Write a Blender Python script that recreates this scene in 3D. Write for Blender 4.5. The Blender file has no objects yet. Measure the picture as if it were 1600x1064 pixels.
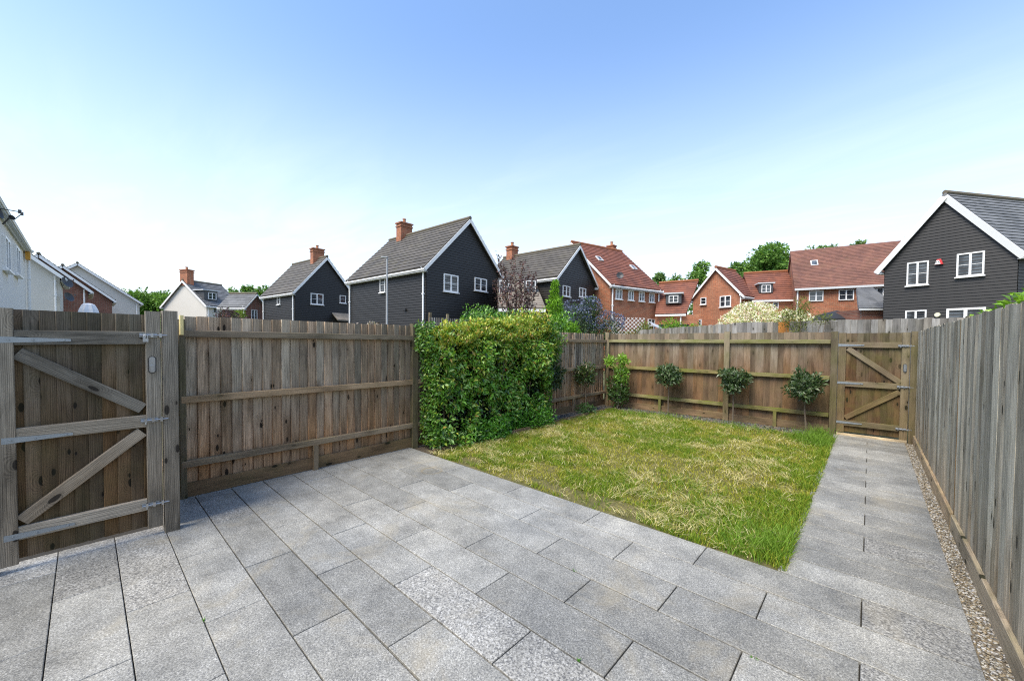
import bpy, math, random
import numpy as np
from mathutils import Vector, Matrix

random.seed(7)
rng = np.random.default_rng(11)
R = math.radians
sc = bpy.context.scene

# ------------------------------------------------------------------ camera
cam_d = bpy.data.cameras.new('camera')
cam = bpy.data.objects.new('camera', cam_d)
sc.collection.objects.link(cam)
sc.camera = cam
cam_d.sensor_width = 36.0
cam_d.lens = 36.0 * 610.5 / 1600.0
cam_d.shift_x = -2.5 / 1600.0
cam_d.shift_y = 19.1 / 1600.0
cam_d.clip_start = 0.05
cam_d.clip_end = 3000.0
_y, _p, _r = R(42.355), R(1.4617), R(-0.5043)
_f = Vector((-math.sin(_y) * math.cos(_p), math.cos(_y) * math.cos(_p), -math.sin(_p)))
_rt = Vector((math.cos(_y), math.sin(_y), 0))
_d = _f.cross(_rt)
_c, _s = math.cos(_r), math.sin(_r)
_cr, _cd = _c * _rt + _s * _d, -_s * _rt + _c * _d
_m = Matrix((_cr, -_cd, -_f)).transposed().to_4x4()
_m.translation = Vector((0, 0, 1.65))
cam.matrix_world = _m

# ------------------------------------------------------------------ light
SUN_EL, SUN_AZ = 56.0, 184.0       # azimuth clockwise from +Y: the sun stands behind the camera
world = bpy.data.worlds.new('World')
sc.world = world
world.use_nodes = True
wn = world.node_tree
wn.nodes.clear()
wo = wn.nodes.new('ShaderNodeOutputWorld')
bg = wn.nodes.new('ShaderNodeBackground')
sky = wn.nodes.new('ShaderNodeTexSky')
sky.sky_type = 'NISHITA'
sky.sun_disc = False
sky.sun_elevation = R(SUN_EL)
sky.sun_rotation = R(SUN_AZ)
sky.altitude = 50
sky.air_density = 1.15
sky.dust_density = 1.0
sky.ozone_density = 5.0
bg.inputs['Strength'].default_value = 0.132
tc = wn.nodes.new('ShaderNodeTexCoord')
sep = wn.nodes.new('ShaderNodeSeparateXYZ')
wn.links.new(tc.outputs['Generated'], sep.inputs[0])
# thin high cloud: project the view direction on a plane overhead
mx = wn.nodes.new('ShaderNodeMath'); mx.operation = 'MAXIMUM'; mx.inputs[1].default_value = 0.04
wn.links.new(sep.outputs['Z'], mx.inputs[0])
dv = wn.nodes.new('ShaderNodeVectorMath'); dv.operation = 'DIVIDE'
cmb = wn.nodes.new('ShaderNodeCombineXYZ')
for i in range(3):
    wn.links.new(mx.outputs[0], cmb.inputs[i])
wn.links.new(tc.outputs['Generated'], dv.inputs[0]); wn.links.new(cmb.outputs[0], dv.inputs[1])
mp = wn.nodes.new('ShaderNodeMapping'); mp.inputs['Rotation'].default_value = (0, 0, R(-40)); mp.inputs['Scale'].default_value = (0.4, 1.3, 1)
wn.links.new(dv.outputs[0], mp.inputs['Vector'])
nz = wn.nodes.new('ShaderNodeTexNoise'); nz.inputs['Scale'].default_value = 1.5; nz.inputs['Detail'].default_value = 8; nz.inputs['Roughness'].default_value = 0.6; nz.inputs['Distortion'].default_value = 0.4
wn.links.new(mp.outputs[0], nz.inputs['Vector'])
cr = wn.nodes.new('ShaderNodeValToRGB'); cr.color_ramp.elements[0].position = 0.47; cr.color_ramp.elements[1].position = 0.74
wn.links.new(nz.outputs['Fac'], cr.inputs[0])
# cloud thins out towards the zenith
mr = wn.nodes.new('ShaderNodeMapRange'); mr.inputs['From Min'].default_value = 0.10; mr.inputs['From Max'].default_value = 0.50; mr.inputs['To Min'].default_value = 0.20; mr.inputs['To Max'].default_value = 0.0
wn.links.new(sep.outputs['Z'], mr.inputs['Value'])
mu = wn.nodes.new('ShaderNodeMath'); mu.operation = 'MULTIPLY'
wn.links.new(cr.outputs['Color'], mu.inputs[0]); wn.links.new(mr.outputs[0], mu.inputs[1])
# pale haze veil that thickens towards the horizon all round
hz_ = wn.nodes.new('ShaderNodeMapRange'); hz_.interpolation_type = 'SMOOTHSTEP'; hz_.inputs['From Min'].default_value = -0.05; hz_.inputs['From Max'].default_value = 0.64; hz_.inputs['To Min'].default_value = 0.93; hz_.inputs['To Max'].default_value = 0.0
wn.links.new(sep.outputs['Z'], hz_.inputs['Value'])
mxm = wn.nodes.new('ShaderNodeMath'); mxm.operation = 'MAXIMUM'
wn.links.new(mu.outputs[0], mxm.inputs[0]); wn.links.new(hz_.outputs[0], mxm.inputs[1])
mixc = wn.nodes.new('ShaderNodeMix'); mixc.data_type = 'RGBA'
wn.links.new(mxm.outputs[0], mixc.inputs[0])
wn.links.new(sky.outputs[0], mixc.inputs[6]); mixc.inputs[7].default_value = (3.45, 3.75, 3.95, 1)
mx2 = wn.nodes.new('ShaderNodeMix'); mx2.data_type = 'RGBA'
wn.links.new(mu.outputs[0], mx2.inputs[0]); wn.links.new(mixc.outputs[2], mx2.inputs[6]); mx2.inputs[7].default_value = (5.6, 5.6, 5.6, 1)
wn.links.new(mx2.outputs[2], bg.inputs['Color'])
wn.links.new(bg.outputs[0], wo.inputs['Surface'])

sun_d = bpy.data.lights.new('sun', 'SUN')
sun_d.energy = 2.2
sun_d.angle = R(32)
sun_d.color = (1.0, 0.91, 0.76)
sun = bpy.data.objects.new('sun', sun_d)
sc.collection.objects.link(sun)
_sd = Vector((math.sin(R(SUN_AZ)) * math.cos(R(SUN_EL)), math.cos(R(SUN_AZ)) * math.cos(R(SUN_EL)), math.sin(R(SUN_EL))))
sun.rotation_euler = _sd.to_track_quat('Z', 'Y').to_euler()
sun.location = (0, -5, 20)

sc.view_settings.view_transform = 'Standard'
sc.view_settings.look = 'None'
sc.view_settings.gamma = 1.0
sc.view_settings.use_curve_mapping = False
sc.view_settings.exposure = 1.3
sc.render.engine = 'CYCLES'
sc.cycles.max_bounces = 6
sc.cycles.use_denoising = False
sc.cycles.filter_width = 1.15
sc.cycles.transparent_max_bounces = 8

# ------------------------------------------------------------------ scene helpers
WM = {}     # world matrices by object name (matrix_world is not evaluated inside the script)


def link(o, parent=None, M=None):
    sc.collection.objects.link(o)
    M = M or Matrix.Identity(4)
    WM[o.name] = M
    if parent is not None:
        o.parent = parent
        o.matrix_basis = WM[parent.name].inverted() @ M
    else:
        o.matrix_basis = M
    return o


def tag(o, label=None, cat=None, group=None, kind=None):
    if label: o['label'] = label
    if cat: o['category'] = cat
    if group: o['group'] = group
    if kind: o['kind'] = kind
    return o


def thing(name, loc, label, cat, group=None):
    o = bpy.data.objects.new(name, None)
    o.empty_display_size = 0.1
    link(o, None, Matrix.Translation(Vector(loc)))
    return tag(o, label, cat, group)


class MB:
    def __init__(self):
        self.v, self.f, self.mi = [], [], []

    def add(self, vs, fs, mi=0):
        b = len(self.v)
        self.v += [tuple(p) for p in vs]
        self.f += [tuple(b + i for i in f) for f in fs]
        self.mi += [mi] * len(fs)

    def hexa(self, p, mi=0):       # 8 points: bottom 4, top 4
        self.add(p, [(0, 3, 2, 1), (4, 5, 6, 7), (0, 1, 5, 4), (1, 2, 6, 5), (2, 3, 7, 6), (3, 0, 4, 7)], mi)

    def box(self, c, s, mi=0, ax=None):
        c = Vector(c)
        ax = ax or (Vector((1, 0, 0)), Vector((0, 1, 0)), Vector((0, 0, 1)))
        h = [x / 2 for x in s]
        P = []
        for z in (-1, 1):
            for x, y in ((-1, -1), (1, -1), (1, 1), (-1, 1)):
                P.append(c + ax[0] * h[0] * x + ax[1] * h[1] * y + ax[2] * h[2] * z)
        self.hexa(P, mi)

    def tube(self, p0, p1, r0, r1=None, n=8, mi=0, cap=True):
        r1 = r0 if r1 is None else r1
        p0, p1 = Vector(p0), Vector(p1)
        d = (p1 - p0).normalized()
        u = d.orthogonal().normalized(); w = d.cross(u)
        vs = []
        for p, r in ((p0, r0), (p1, r1)):
            for k in range(n):
                a = 2 * math.pi * k / n
                vs.append(p + u * math.cos(a) * r + w * math.sin(a) * r)
        fs = [(k, (k + 1) % n, n + (k + 1) % n, n + k) for k in range(n)]
        if cap: fs += [tuple(range(n - 1, -1, -1)), tuple(range(n, 2 * n))]
        self.add(vs, fs, mi)

    def mesh(self, name, mat, smooth=False):
        me = bpy.data.meshes.new(name)
        me.from_pydata(self.v, [], self.f)
        for m in (mat if isinstance(mat, (list, tuple)) else [mat]):
            me.materials.append(m)
        if any(self.mi): me.polygons.foreach_set('material_index', self.mi)
        if smooth: me.polygons.foreach_set('use_smooth', [True] * len(me.polygons))
        me.update()
        return me

    def build(self, name, mat, parent=None, label=None, cat=None, group=None, kind=None, smooth=False):
        o = bpy.data.objects.new(name, self.mesh(name, mat, smooth))
        link(o, parent)
        return tag(o, label, cat, group, kind)


def fast_mesh(name, V, F, mat, col=None, nv=3):
    """numpy mesh: V (n,3), F (m,nv)"""
    me = bpy.data.meshes.new(name)
    me.vertices.add(len(V)); me.vertices.foreach_set('co', V.astype(np.float32).ravel())
    me.loops.add(F.size); me.loops.foreach_set('vertex_index', F.astype(np.int32).ravel())
    me.polygons.add(len(F))
    me.polygons.foreach_set('loop_start', np.arange(0, F.size, nv, dtype=np.int32))
    me.polygons.foreach_set('loop_total', np.full(len(F), nv, dtype=np.int32))
    me.update(calc_edges=True)
    if col is not None:
        at = me.color_attributes.new('Col', 'FLOAT_COLOR', 'POINT')
        c4 = np.ones((len(V), 4), np.float32); c4[:, :3] = col
        at.data.foreach_set('color', c4.ravel())
    me.materials.append(mat)
    return me


def mesh_obj(name, me, parent=None, M=None, **k):
    o = bpy.data.objects.new(name, me)
    link(o, parent, M)
    return tag(o, **k)


# ------------------------------------------------------------------ materials
def new_mat(name):
    m = bpy.data.materials.new(name)
    m.use_nodes = True
    nt = m.node_tree
    b = nt.nodes['Principled BSDF']
    return m, nt, b


class NT:
    def __init__(self, nt): self.nt = nt
    def n(self, t, **k):
        nd = self.nt.nodes.new(t)
        for a, v in k.items(): setattr(nd, a, v)
        return nd
    def l(self, a, b): self.nt.links.new(a, b)
    def noise(self, vec, scale, detail=4, rough=.55, dist=0.0):
        nd = self.n('ShaderNodeTexNoise')
        nd.inputs['Scale'].default_value = scale; nd.inputs['Detail'].default_value = detail
        nd.inputs['Roughness'].default_value = rough; nd.inputs['Distortion'].default_value = dist
        if vec is not None: self.l(vec, nd.inputs['Vector'])
        return nd.outputs['Fac']
    def ramp(self, fac, stops):
        nd = self.n('ShaderNodeValToRGB'); e = nd.color_ramp.elements
        while len(e) < len(stops): e.new(0.5)
        for i, (p, c) in enumerate(stops):
            e[i].position = p; e[i].color = (*c, 1) if isinstance(c, (tuple, list)) else (c, c, c, 1)
        self.l(fac, nd.inputs[0]); return nd.outputs['Color']
    def mix(self, fac, a, b, mode='MIX'):
        nd = self.n('ShaderNodeMix'); nd.data_type = 'RGBA'; nd.blend_type = mode
        for s, i in ((fac, 0), (a, 6), (b, 7)):
            if isinstance(s, (int, float)): nd.inputs[i].default_value = s if i == 0 else (s, s, s, 1)
            elif isinstance(s, (tuple, list)): nd.inputs[i].default_value = (*s, 1)
            else: self.l(s, nd.inputs[i])
        return nd.outputs[2]
    def math(self, op, a, b=0.0, clamp=False):
        nd = self.n('ShaderNodeMath', operation=op); nd.use_clamp = clamp
        for i, s in enumerate((a, b)):
            if isinstance(s, (int, float)): nd.inputs[i].default_value = s
            else: self.l(s, nd.inputs[i])
        return nd.outputs[0]
    def mapping(self, vec, scale=(1, 1, 1), rot=(0, 0, 0), loc=(0, 0, 0)):
        nd = self.n('ShaderNodeMapping'); nd.inputs['Scale'].default_value = scale; nd.inputs['Rotation'].default_value = rot; nd.inputs['Location'].default_value = loc
        self.l(vec, nd.inputs['Vector']); return nd.outputs[0]
    def mrange(self, v, a, b, c=0.0, d=1.0):
        nd = self.n('ShaderNodeMapRange')
        for i, x in enumerate((a, b, c, d)): nd.inputs[i + 1].default_value = x
        self.l(v, nd.inputs[0]); return nd.outputs[0]
    def bump(self, h, strength, dist, b):
        nd = self.n('ShaderNodeBump'); nd.inputs['Strength'].default_value = strength; nd.inputs['Distance'].default_value = dist
        self.l(h, nd.inputs['Height']); self.l(nd.outputs[0], b.inputs['Normal'])


def flat_mat(name, col, rough=.6, metal=0.0, var=0.0, vscale=3.0, bump=0.0, bscale=60):
    m, nt, b = new_mat(name)
    t = NT(nt)
    b.inputs['Roughness'].default_value = rough; b.inputs['Metallic'].default_value = metal
    co = t.n('ShaderNodeTexCoord').outputs['Object']
    if var:
        c = t.mix(t.noise(co, vscale, 6, .65), tuple(x * (1 - var) for x in col), tuple(min(1, x * (1 + var)) for x in col))
        t.l(c, b.inputs['Base Color'])
    else:
        b.inputs['Base Color'].default_value = (*col, 1)
    if bump: t.bump(t.noise(co, bscale, 4), bump, .01, b)
    return m


def wood_mat(name, grey=(.20, .19, .17), brown=(.17, .10, .05), brown_lo=.25, brown_hi=.9, zsplit=(.5, 1.5), algae=0.0, contrast=1.0, knots=1.0, orange=None, kth=.74):
    """weathered softwood: grain runs along the local Z of every piece"""
    m, nt, b = new_mat(name)
    t = NT(nt)
    tcn = t.n('ShaderNodeTexCoord'); oi = t.n('ShaderNodeObjectInfo'); geo = t.n('ShaderNodeNewGeometry')
    off = t.n('ShaderNodeCombineXYZ')
    r = oi.outputs['Random']
    t.l(t.math('MULTIPLY', r, 37.0), off.inputs[0]); t.l(t.math('MULTIPLY', r, 91.0), off.inputs[1]); t.l(t.math('MULTIPLY', r, 173.0), off.inputs[2])
    add = t.n('ShaderNodeVectorMath', operation='ADD'); t.l(tcn.outputs['Object'], add.inputs[0]); t.l(off.outputs[0], add.inputs[1])
    P = add.outputs[0]
    r2 = t.math('FRACT', t.math('MULTIPLY', r, 7.31)); r3 = t.math('FRACT', t.math('MULTIPLY', r, 23.7))
    # knots: stretched voronoi cells, only some of them
    kv = t.n('ShaderNodeTexVoronoi'); kv.inputs['Scale'].default_value = 1.0
    kv.voronoi_dimensions = '2D'
    ksp = t.n('ShaderNodeSeparateXYZ'); t.l(P, ksp.inputs[0]); kcb = t.n('ShaderNodeCombineXYZ')
    t.l(t.math('MULTIPLY', ksp.outputs[0], 9.0), kcb.inputs[0]); t.l(t.math('MULTIPLY', ksp.outputs[2], 3.6), kcb.inputs[1])
    t.l(kcb.outputs[0], kv.inputs['Vector'])
    kd = kv.outputs['Distance']
    sep0 = t.n('ShaderNodeSeparateColor'); t.l(kv.outputs['Color'], sep0.inputs[0])
    kn = t.mrange(t.math('SUBTRACT', kd, t.math('MULTIPLY', sep0.outputs[1], .11)), .035, .065, 1, 0)
    ksel = t.mrange(t.n('ShaderNodeSeparateColor').outputs[0], .5, .52)   # placeholder, relinked below
    sepc = t.n('ShaderNodeSeparateColor'); t.l(kv.outputs['Color'], sepc.inputs[0])
    ksel = t.mrange(sepc.outputs[0], kth, kth + .03)
    knot = t.math('MULTIPLY', t.math('MULTIPLY', kn, ksel), knots, True)
    halo = t.math('MULTIPLY', t.mrange(kd, .10, .5, 1, 0), ksel)
    # grain bends round the knots
    warp = t.noise(t.mapping(P, (5, 5, 1.1)), 1.0, 2)
    gm = t.mapping(P, (60, 60, .9))
    sh = t.n('ShaderNodeVectorMath', operation='ADD'); t.l(gm, sh.inputs[0])
    cv = t.n('ShaderNodeCombineXYZ'); t.l(t.math('ADD', t.math('MULTIPLY', warp, 5.0), t.math('MULTIPLY', halo, 5.0)), cv.inputs[0]); t.l(cv.outputs[0], sh.inputs[1])
    wv = t.n('ShaderNodeTexWave', wave_type='BANDS', bands_direction='X'); wv.inputs['Scale'].default_value = .5; wv.inputs['Distortion'].default_value = 1.2
    wv.inputs['Detail'].default_value = 3; wv.inputs['Detail Scale'].default_value = 1.2
    t.l(sh.outputs[0], wv.inputs['Vector'])
    fine = t.noise(t.mapping(P, (170, 170, 3.0)), 1.0, 4, .7)
    grain = t.math('ADD', t.math('MULTIPLY', wv.outputs['Fac'], .16), t.math('MULTIPLY', fine, .84))
    blotch = t.noise(t.mapping(P, (6, 6, 1.3)), 1.0, 5, .65)
    # grey at the weathered top, browner low down and on sheltered boards
    sz = t.n('ShaderNodeSeparateXYZ'); t.l(geo.outputs['Position'], sz.inputs[0])
    low = t.mrange(t.math('ADD', sz.outputs[2], t.math('MULTIPLY', blotch, 1.1)), zsplit[0] + .55, zsplit[1] + .55, 1, 0)
    bf = t.math('ADD', t.math('MULTIPLY', low, brown_hi - brown_lo), t.math('MULTIPLY', r2, .42))
    bf = t.math('ADD', bf, brown_lo - .2, True)
    br = t.mix(t.math('MULTIPLY', r3, .8), brown, orange or tuple(min(1, x * y) for x, y in zip(brown, (1.7, 1.35, 1.0))))
    gr = t.mix(r3, tuple(x * .58 for x in grey), tuple(x * 1.38 for x in grey))
    base = t.mix(bf, gr, br)
    tone = t.ramp(grain, [(.28, .42 / contrast), (.46, .88), (.66, 1.28 * contrast)])
    base = t.mix(1.0, base, tone, 'MULTIPLY')
    base = t.mix(1.0, base, t.ramp(blotch, [(.28, .45), (.5, 1.0), (.62, 1.2), (.8, 1.5)]), 'MULTIPLY')
    base = t.mix(t.math('MULTIPLY', halo, .35), base, tuple(x * .35 for x in brown))
    base = t.mix(t.math('MULTIPLY', knot, .92), base, (.008, .006, .005))
    # nail rust streaks and algae
    if algae:
        an = t.noise(geo.outputs['Position'], 2.2, 5, .7)
        nsep = t.n('ShaderNodeSeparateXYZ'); t.l(geo.outputs['Normal'], nsep.inputs[0])
        up = t.mrange(nsep.outputs[2], .2, .8, .55, 1.5)
        af = t.math('MULTIPLY', t.math('MULTIPLY', t.mrange(an, .40, .66), algae), up, True)
        base = t.mix(af, base, (.13, .15, .022))
    t.l(base, b.inputs['Base Color'])
    b.inputs['Roughness'].default_value = .85
    b.inputs['Specular IOR Level'].default_value = .2
    h = t.math('SUBTRACT', grain, t.math('MULTIPLY', knot, .6))
    t.bump(h, .55, .004, b)
    return m


M_board_left = wood_mat('weathered_board', grey=(.285, .248, .19), brown=(.26, .160, .088), brown_lo=.28, brown_hi=.85, zsplit=(.35, 1.1), contrast=1.3, algae=.10, kth=.70)
M_board_back = wood_mat('brown_board', grey=(.215, .19, .15), brown=(.125, .084, .054), brown_lo=.42, brown_hi=1.1, zsplit=(.9, 1.75), algae=.2, knots=.5)
M_board_right = wood_mat('silver_board', grey=(.335, .305, .24), brown=(.26, .20, .125), brown_lo=.08, brown_hi=.55, zsplit=(.1, .8), algae=.12, contrast=1.4)
M_rail_left = wood_mat('rail_timber', grey=(.235, .20, .15), brown=(.21, .155, .095), brown_lo=.4, brown_hi=.7, knots=.5, algae=.15)
M_rail_green = wood_mat('mossy_rail_timber', grey=(.20, .19, .11), brown=(.17, .145, .06), brown_lo=.3, brown_hi=.6, algae=1.25, knots=.3)
M_post = wood_mat('post_timber', grey=(.185, .16, .115), brown=(.15, .115, .065), brown_lo=.3, brown_hi=.7, algae=.45, knots=.6)
M_gravel_board = wood_mat('gravel_board_timber', grey=(.18, .15, .11), brown=(.145, .10, .058), brown_lo=.5, brown_hi=.9, algae=.25)
M_gate_board = wood_mat('gate_board', grey=(.125, .115, .095), brown=(.095, .064, .036), brown_lo=.22, brown_hi=.9, zsplit=(.9, 1.9), knots=1.0, algae=.18, kth=.35)
M_gate_frame = wood_mat('gate_frame_timber', kth=.5, grey=(.225, .203, .165), brown=(.18, .145, .10), brown_lo=.08, brown_hi=.4, knots=.9, contrast=1.1)
M_gate2_board = wood_mat('back_gate_board', grey=(.13, .112, .08), brown=(.085, .055, .033), brown_lo=.4, brown_hi=1.0, zsplit=(1.0, 1.8), algae=.55)
M_gate2_frame = wood_mat('back_gate_timber', grey=(.17, .15, .11), brown=(.14, .105, .062), brown_lo=.4, brown_hi=.8, algae=.4)
M_right_gravel_board = wood_mat('pale_gravel_board', grey=(.33, .29, .22), brown=(.29, .23, .15), brown_lo=.3, brown_hi=.6, algae=.25)
M_alley_board = wood_mat('grey_alley_board', grey=(.25, .24, .225), brown=(.22, .18, .12), brown_lo=.1, brown_hi=.3, algae=.15)
M_new_board = flat_mat('new_orange_board', (.42, .17, .03), .7, var=.3, vscale=8)
M_pale_timber = wood_mat('pale_timber', grey=(.45, .38, .26), brown=(.42, .33, .2), brown_lo=.3, brown_hi=.5, knots=.3)
M_end = flat_mat('lit_split_wood', (.68, .56, .25), .8, var=.25, vscale=30)  # split post wood with the sunlight on it put into the pale yellow


def granite(name, base, speck_c, dark=.12, coarse=1.0):
    m, nt, b = new_mat(name)
    t = NT(nt)
    geo = t.n('ShaderNodeNewGeometry'); oi = t.n('ShaderNodeObjectInfo')
    P = geo.outputs['Position']
    s1 = t.noise(P, 105 / coarse, 5, .85); s2 = t.noise(P, 480 / coarse, 2, .6)
    vo = t.n('ShaderNodeTexVoronoi'); vo.inputs['Scale'].default_value = 170 / coarse; t.l(P, vo.inputs['Vector'])
    sc_ = t.n('ShaderNodeSeparateColor'); t.l(vo.outputs['Color'], sc_.inputs[0])
    blot = t.noise(P, 2.6, 9, .72); blot2 = t.noise(P, .8, 4, .6)
    c = t.mix(t.mrange(s1, .38, .62), tuple(x * (1 - .55 * speck_c) for x in base), tuple(min(1, x * (1 + .52 * speck_c)) for x in base))
    c = t.mix(t.math('MULTIPLY', t.mrange(sc_.outputs[0], .76, .84), .60 * speck_c), c, (dark, dark, dark * 1.02))
    c = t.mix(t.math('MULTIPLY', t.mrange(sc_.outputs[1], .84, .92), .36 * speck_c), c, (.62, .61, .58))
    c = t.mix(t.math('MULTIPLY', t.mrange(s2, .55, .75), .35 * speck_c), c, tuple(x * .55 for x in base))
    c = t.mix(1.0, c, t.ramp(blot, [(.28, .55), (.42, .84), (.55, 1.05), (.72, 1.36)]), 'MULTIPLY')
    c = t.mix(1.0, c, t.ramp(blot2, [(.3, (.84, .86, .88)), (.7, (1.12, 1.10, 1.05))]), 'MULTIPLY')
    rnd = t.mrange(oi.outputs['Random'], 0, 1, .80, 1.14)
    cc = t.n('ShaderNodeCombineColor')
    for i in range(3): t.l(rnd, cc.inputs[i])
    c = t.mix(1.0, c, cc.outputs[0], 'MULTIPLY')
    # ochre water marks
    st = t.noise(P, 1.4, 5, .7, .6)
    c = t.mix(t.math('MULTIPLY', t.mrange(st, .54, .72), .42), c, (.34, .29, .19))
    # a rusty ring left by a pot
    dd = t.n('ShaderNodeVectorMath', operation='DISTANCE'); t.l(P, dd.inputs[0]); dd.inputs[1].default_value = (-4.12, 2.98, 0)
    ring = t.math('MULTIPLY', t.mrange(t.math('ABSOLUTE', t.math('SUBTRACT', dd.outputs['Value'], .125)), .006, .022, 1, 0), .5)
    ring = t.math('MULTIPLY', ring, t.mrange(blot, .3, .55))
    c = t.mix(ring, c, (.26, .19, .08))
    t.l(c, b.inputs['Base Color'])
    t.l(t.mrange(blot, .3, .7, .5, .72), b.inputs['Roughness'])
    b.inputs['Specular IOR Level'].default_value = .35
    t.bump(t.math('ADD', s1, t.math('MULTIPLY', s2, .5)), .35, .002 * coarse, b)
    return m


M_slab = granite('granite_slab', (.262, .258, .236), 1.0)
M_slab_coarse = granite('flamed_granite_slab', (.275, .268, .246), 1.2, dark=.10, coarse=1.5)
M_bed = flat_mat('dark_bedding', (.035, .032, .026), .95, var=.3, vscale=40)


def brick_mat(name, c1, c2, mortar, scale=1.0):
    m, nt, b = new_mat(name)
    t = NT(nt)
    geo = t.n('ShaderNodeNewGeometry'); s = t.n('ShaderNodeSeparateXYZ'); t.l(geo.outputs['Position'], s.inputs[0])
    c = t.n('ShaderNodeCombineXYZ')
    t.l(t.math('ADD', s.outputs[0], t.math('MULTIPLY', s.outputs[1], .83)), c.inputs[0]); t.l(s.outputs[2], c.inputs[1])
    bk = t.n('ShaderNodeTexBrick'); bk.inputs['Scale'].default_value = 1.0 / scale
    bk.inputs['Brick Width'].default_value = .225; bk.inputs['Row Height'].default_value = .075; bk.inputs['Mortar Size'].default_value = .010
    bk.inputs['Color1'].default_value = (*c1, 1); bk.inputs['Color2'].default_value = (*c2, 1); bk.inputs['Mortar'].default_value = (*mortar, 1)
    t.l(c.outputs[0], bk.inputs['Vector'])
    col = t.mix(1.0, bk.outputs['Color'], t.ramp(t.noise(geo.outputs['Position'], 1.2, 6, .7), [(.3, .72), (.5, 1.0), (.75, 1.25)]), 'MULTIPLY')
    col = t.mix(1.0, col, t.ramp(t.noise(c.outputs[0], 9, 3, .7), [(.3, .75), (.7, 1.25)]), 'MULTIPLY')
    t.l(col, b.inputs['Base Color']); b.inputs['Roughness'].default_value = .9
    return m


def tile_mat(name, c1, c2, w=.25, moss=0.0):
    m, nt, b = new_mat(name)
    t = NT(nt)
    geo = t.n('ShaderNodeNewGeometry'); P = geo.outputs['Position']
    s = t.n('ShaderNodeSeparateXYZ'); t.l(P, s.inputs[0])
    c = t.n('ShaderNodeCombineXYZ'); t.l(s.outputs[0], c.inputs[0]); t.l(s.outputs[1], c.inputs[1]); t.l(t.math('MULTIPLY', s.outputs[2], 1.0), c.inputs[2])
    vo = t.n('ShaderNodeTexVoronoi'); vo.inputs['Scale'].default_value = 1 / w; t.l(c.outputs[0], vo.inputs['Vector'])
    q = t.n('ShaderNodeSeparateColor'); t.l(vo.outputs['Color'], q.inputs[0])
    col = t.mix(q.outputs[0], c1, c2)
    n1 = t.noise(P, .9, 6, .7)
    col = t.mix(1.0, col, t.ramp(n1, [(.3, .72), (.5, 1.0), (.75, 1.22)]), 'MULTIPLY')
    if moss: col = t.mix(t.math('MULTIPLY', t.mrange(t.noise(P, 1.7, 6, .75), .52, .7), moss), col, (.13, .12, .04))
    t.l(col, b.inputs['Base Color']); b.inputs['Roughness'].default_value = .75
    t.bump(t.noise(P, 14, 3), .3, .02, b)
    return m


M_brick = brick_mat('red_brick', (.38, .122, .055), (.285, .09, .046), (.31, .20, .125))
M_brick2 = brick_mat('dark_red_brick', (.22, .08, .05), (.165, .062, .04), (.2, .15, .12))
M_clap = flat_mat('black_weatherboard_paint', (.0185, .0168, .0148), .55, var=.25, vscale=1.2)
M_render = flat_mat('cream_render', (.60, .575, .52), .9, var=.05, vscale=.8)
M_wrender = flat_mat('white_render', (.80, .76, .70), .9, var=.04, vscale=.8)
M_upvc = flat_mat('white_upvc', (.80, .80, .79), .35)
M_tile_brown = tile_mat('brown_concrete_tile', (.092, .082, .068), (.062, .056, .048), .4, .25)
M_tile_pale = tile_mat('pale_concrete_tile', (.26, .22, .17), (.17, .15, .12), .4, .2)
M_tile_red = tile_mat('red_clay_tile', (.215, .076, .043), (.145, .053, .034), .3)
M_tile_dull = tile_mat('dull_red_tile', (.19, .084, .056), (.135, .060, .043), .2, .15)
M_slate = tile_mat('grey_slate', (.15, .155, .16), (.10, .105, .11), .3, .1)
M_ridge = flat_mat('ridge_tile', (.13, .11, .075), .8, var=.4, vscale=3)
M_ridge_red = flat_mat('red_ridge_tile', (.28, .10, .04), .8, var=.3, vscale=2)
M_soffit = flat_mat('dull_white_soffit', (.55, .57, .58), .7)
M_pot = flat_mat('terracotta', (.42, .20, .10), .8, var=.2)
M_galv = flat_mat('galvanised_steel', (.30, .325, .34), .5, .7, var=.2, vscale=25)
M_bright = flat_mat('zinc_plate', (.42, .43, .44), .32, .9, var=.1, vscale=30)
M_blackm = flat_mat('black_plastic', (.02, .02, .022), .45)
M_dish = flat_mat('dark_dish_grey', (.06, .062, .066), .5)
M_yellow = flat_mat('orange_box_plastic', (.60, .30, .03), .5)
M_red = flat_mat('alarm_red', (.55, .03, .03), .4)
M_white = flat_mat('alarm_white', (.82, .80, .78), .4)
M_canvas = flat_mat('white_canvas', (.72, .74, .78), .9, var=.06)
M_greycan = flat_mat('grey_canvas', (.42, .44, .47), .9, var=.1)
M_blackcan = flat_mat('black_canvas', (.02, .022, .026), .7, var=.2)
M_bark = flat_mat('bark', (.13, .10, .07), .9, var=.35, vscale=18, bump=.5, bscale=40)
M_barkpale = flat_mat('pale_bark', (.24, .21, .16), .9, var=.35, vscale=25, bump=.5, bscale=60)
M_lamp = flat_mat('grey_lamp_paint', (.33, .34, .35), .5)

mg, nt, b = new_mat('window_glass')
t = NT(nt)
geo = t.n('ShaderNodeNewGeometry')
oi = t.n('ShaderNodeObjectInfo')
c = t.mix(t.mrange(t.noise(geo.outputs['Position'], 1.7, 3), .45, .6), (.02, .024, .03), (.10, .115, .13))
t.l(c, b.inputs['Base Color']); b.inputs['Roughness'].default_value = .06; b.inputs['Specular IOR Level'].default_value = .8
M_glass = mg


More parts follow.
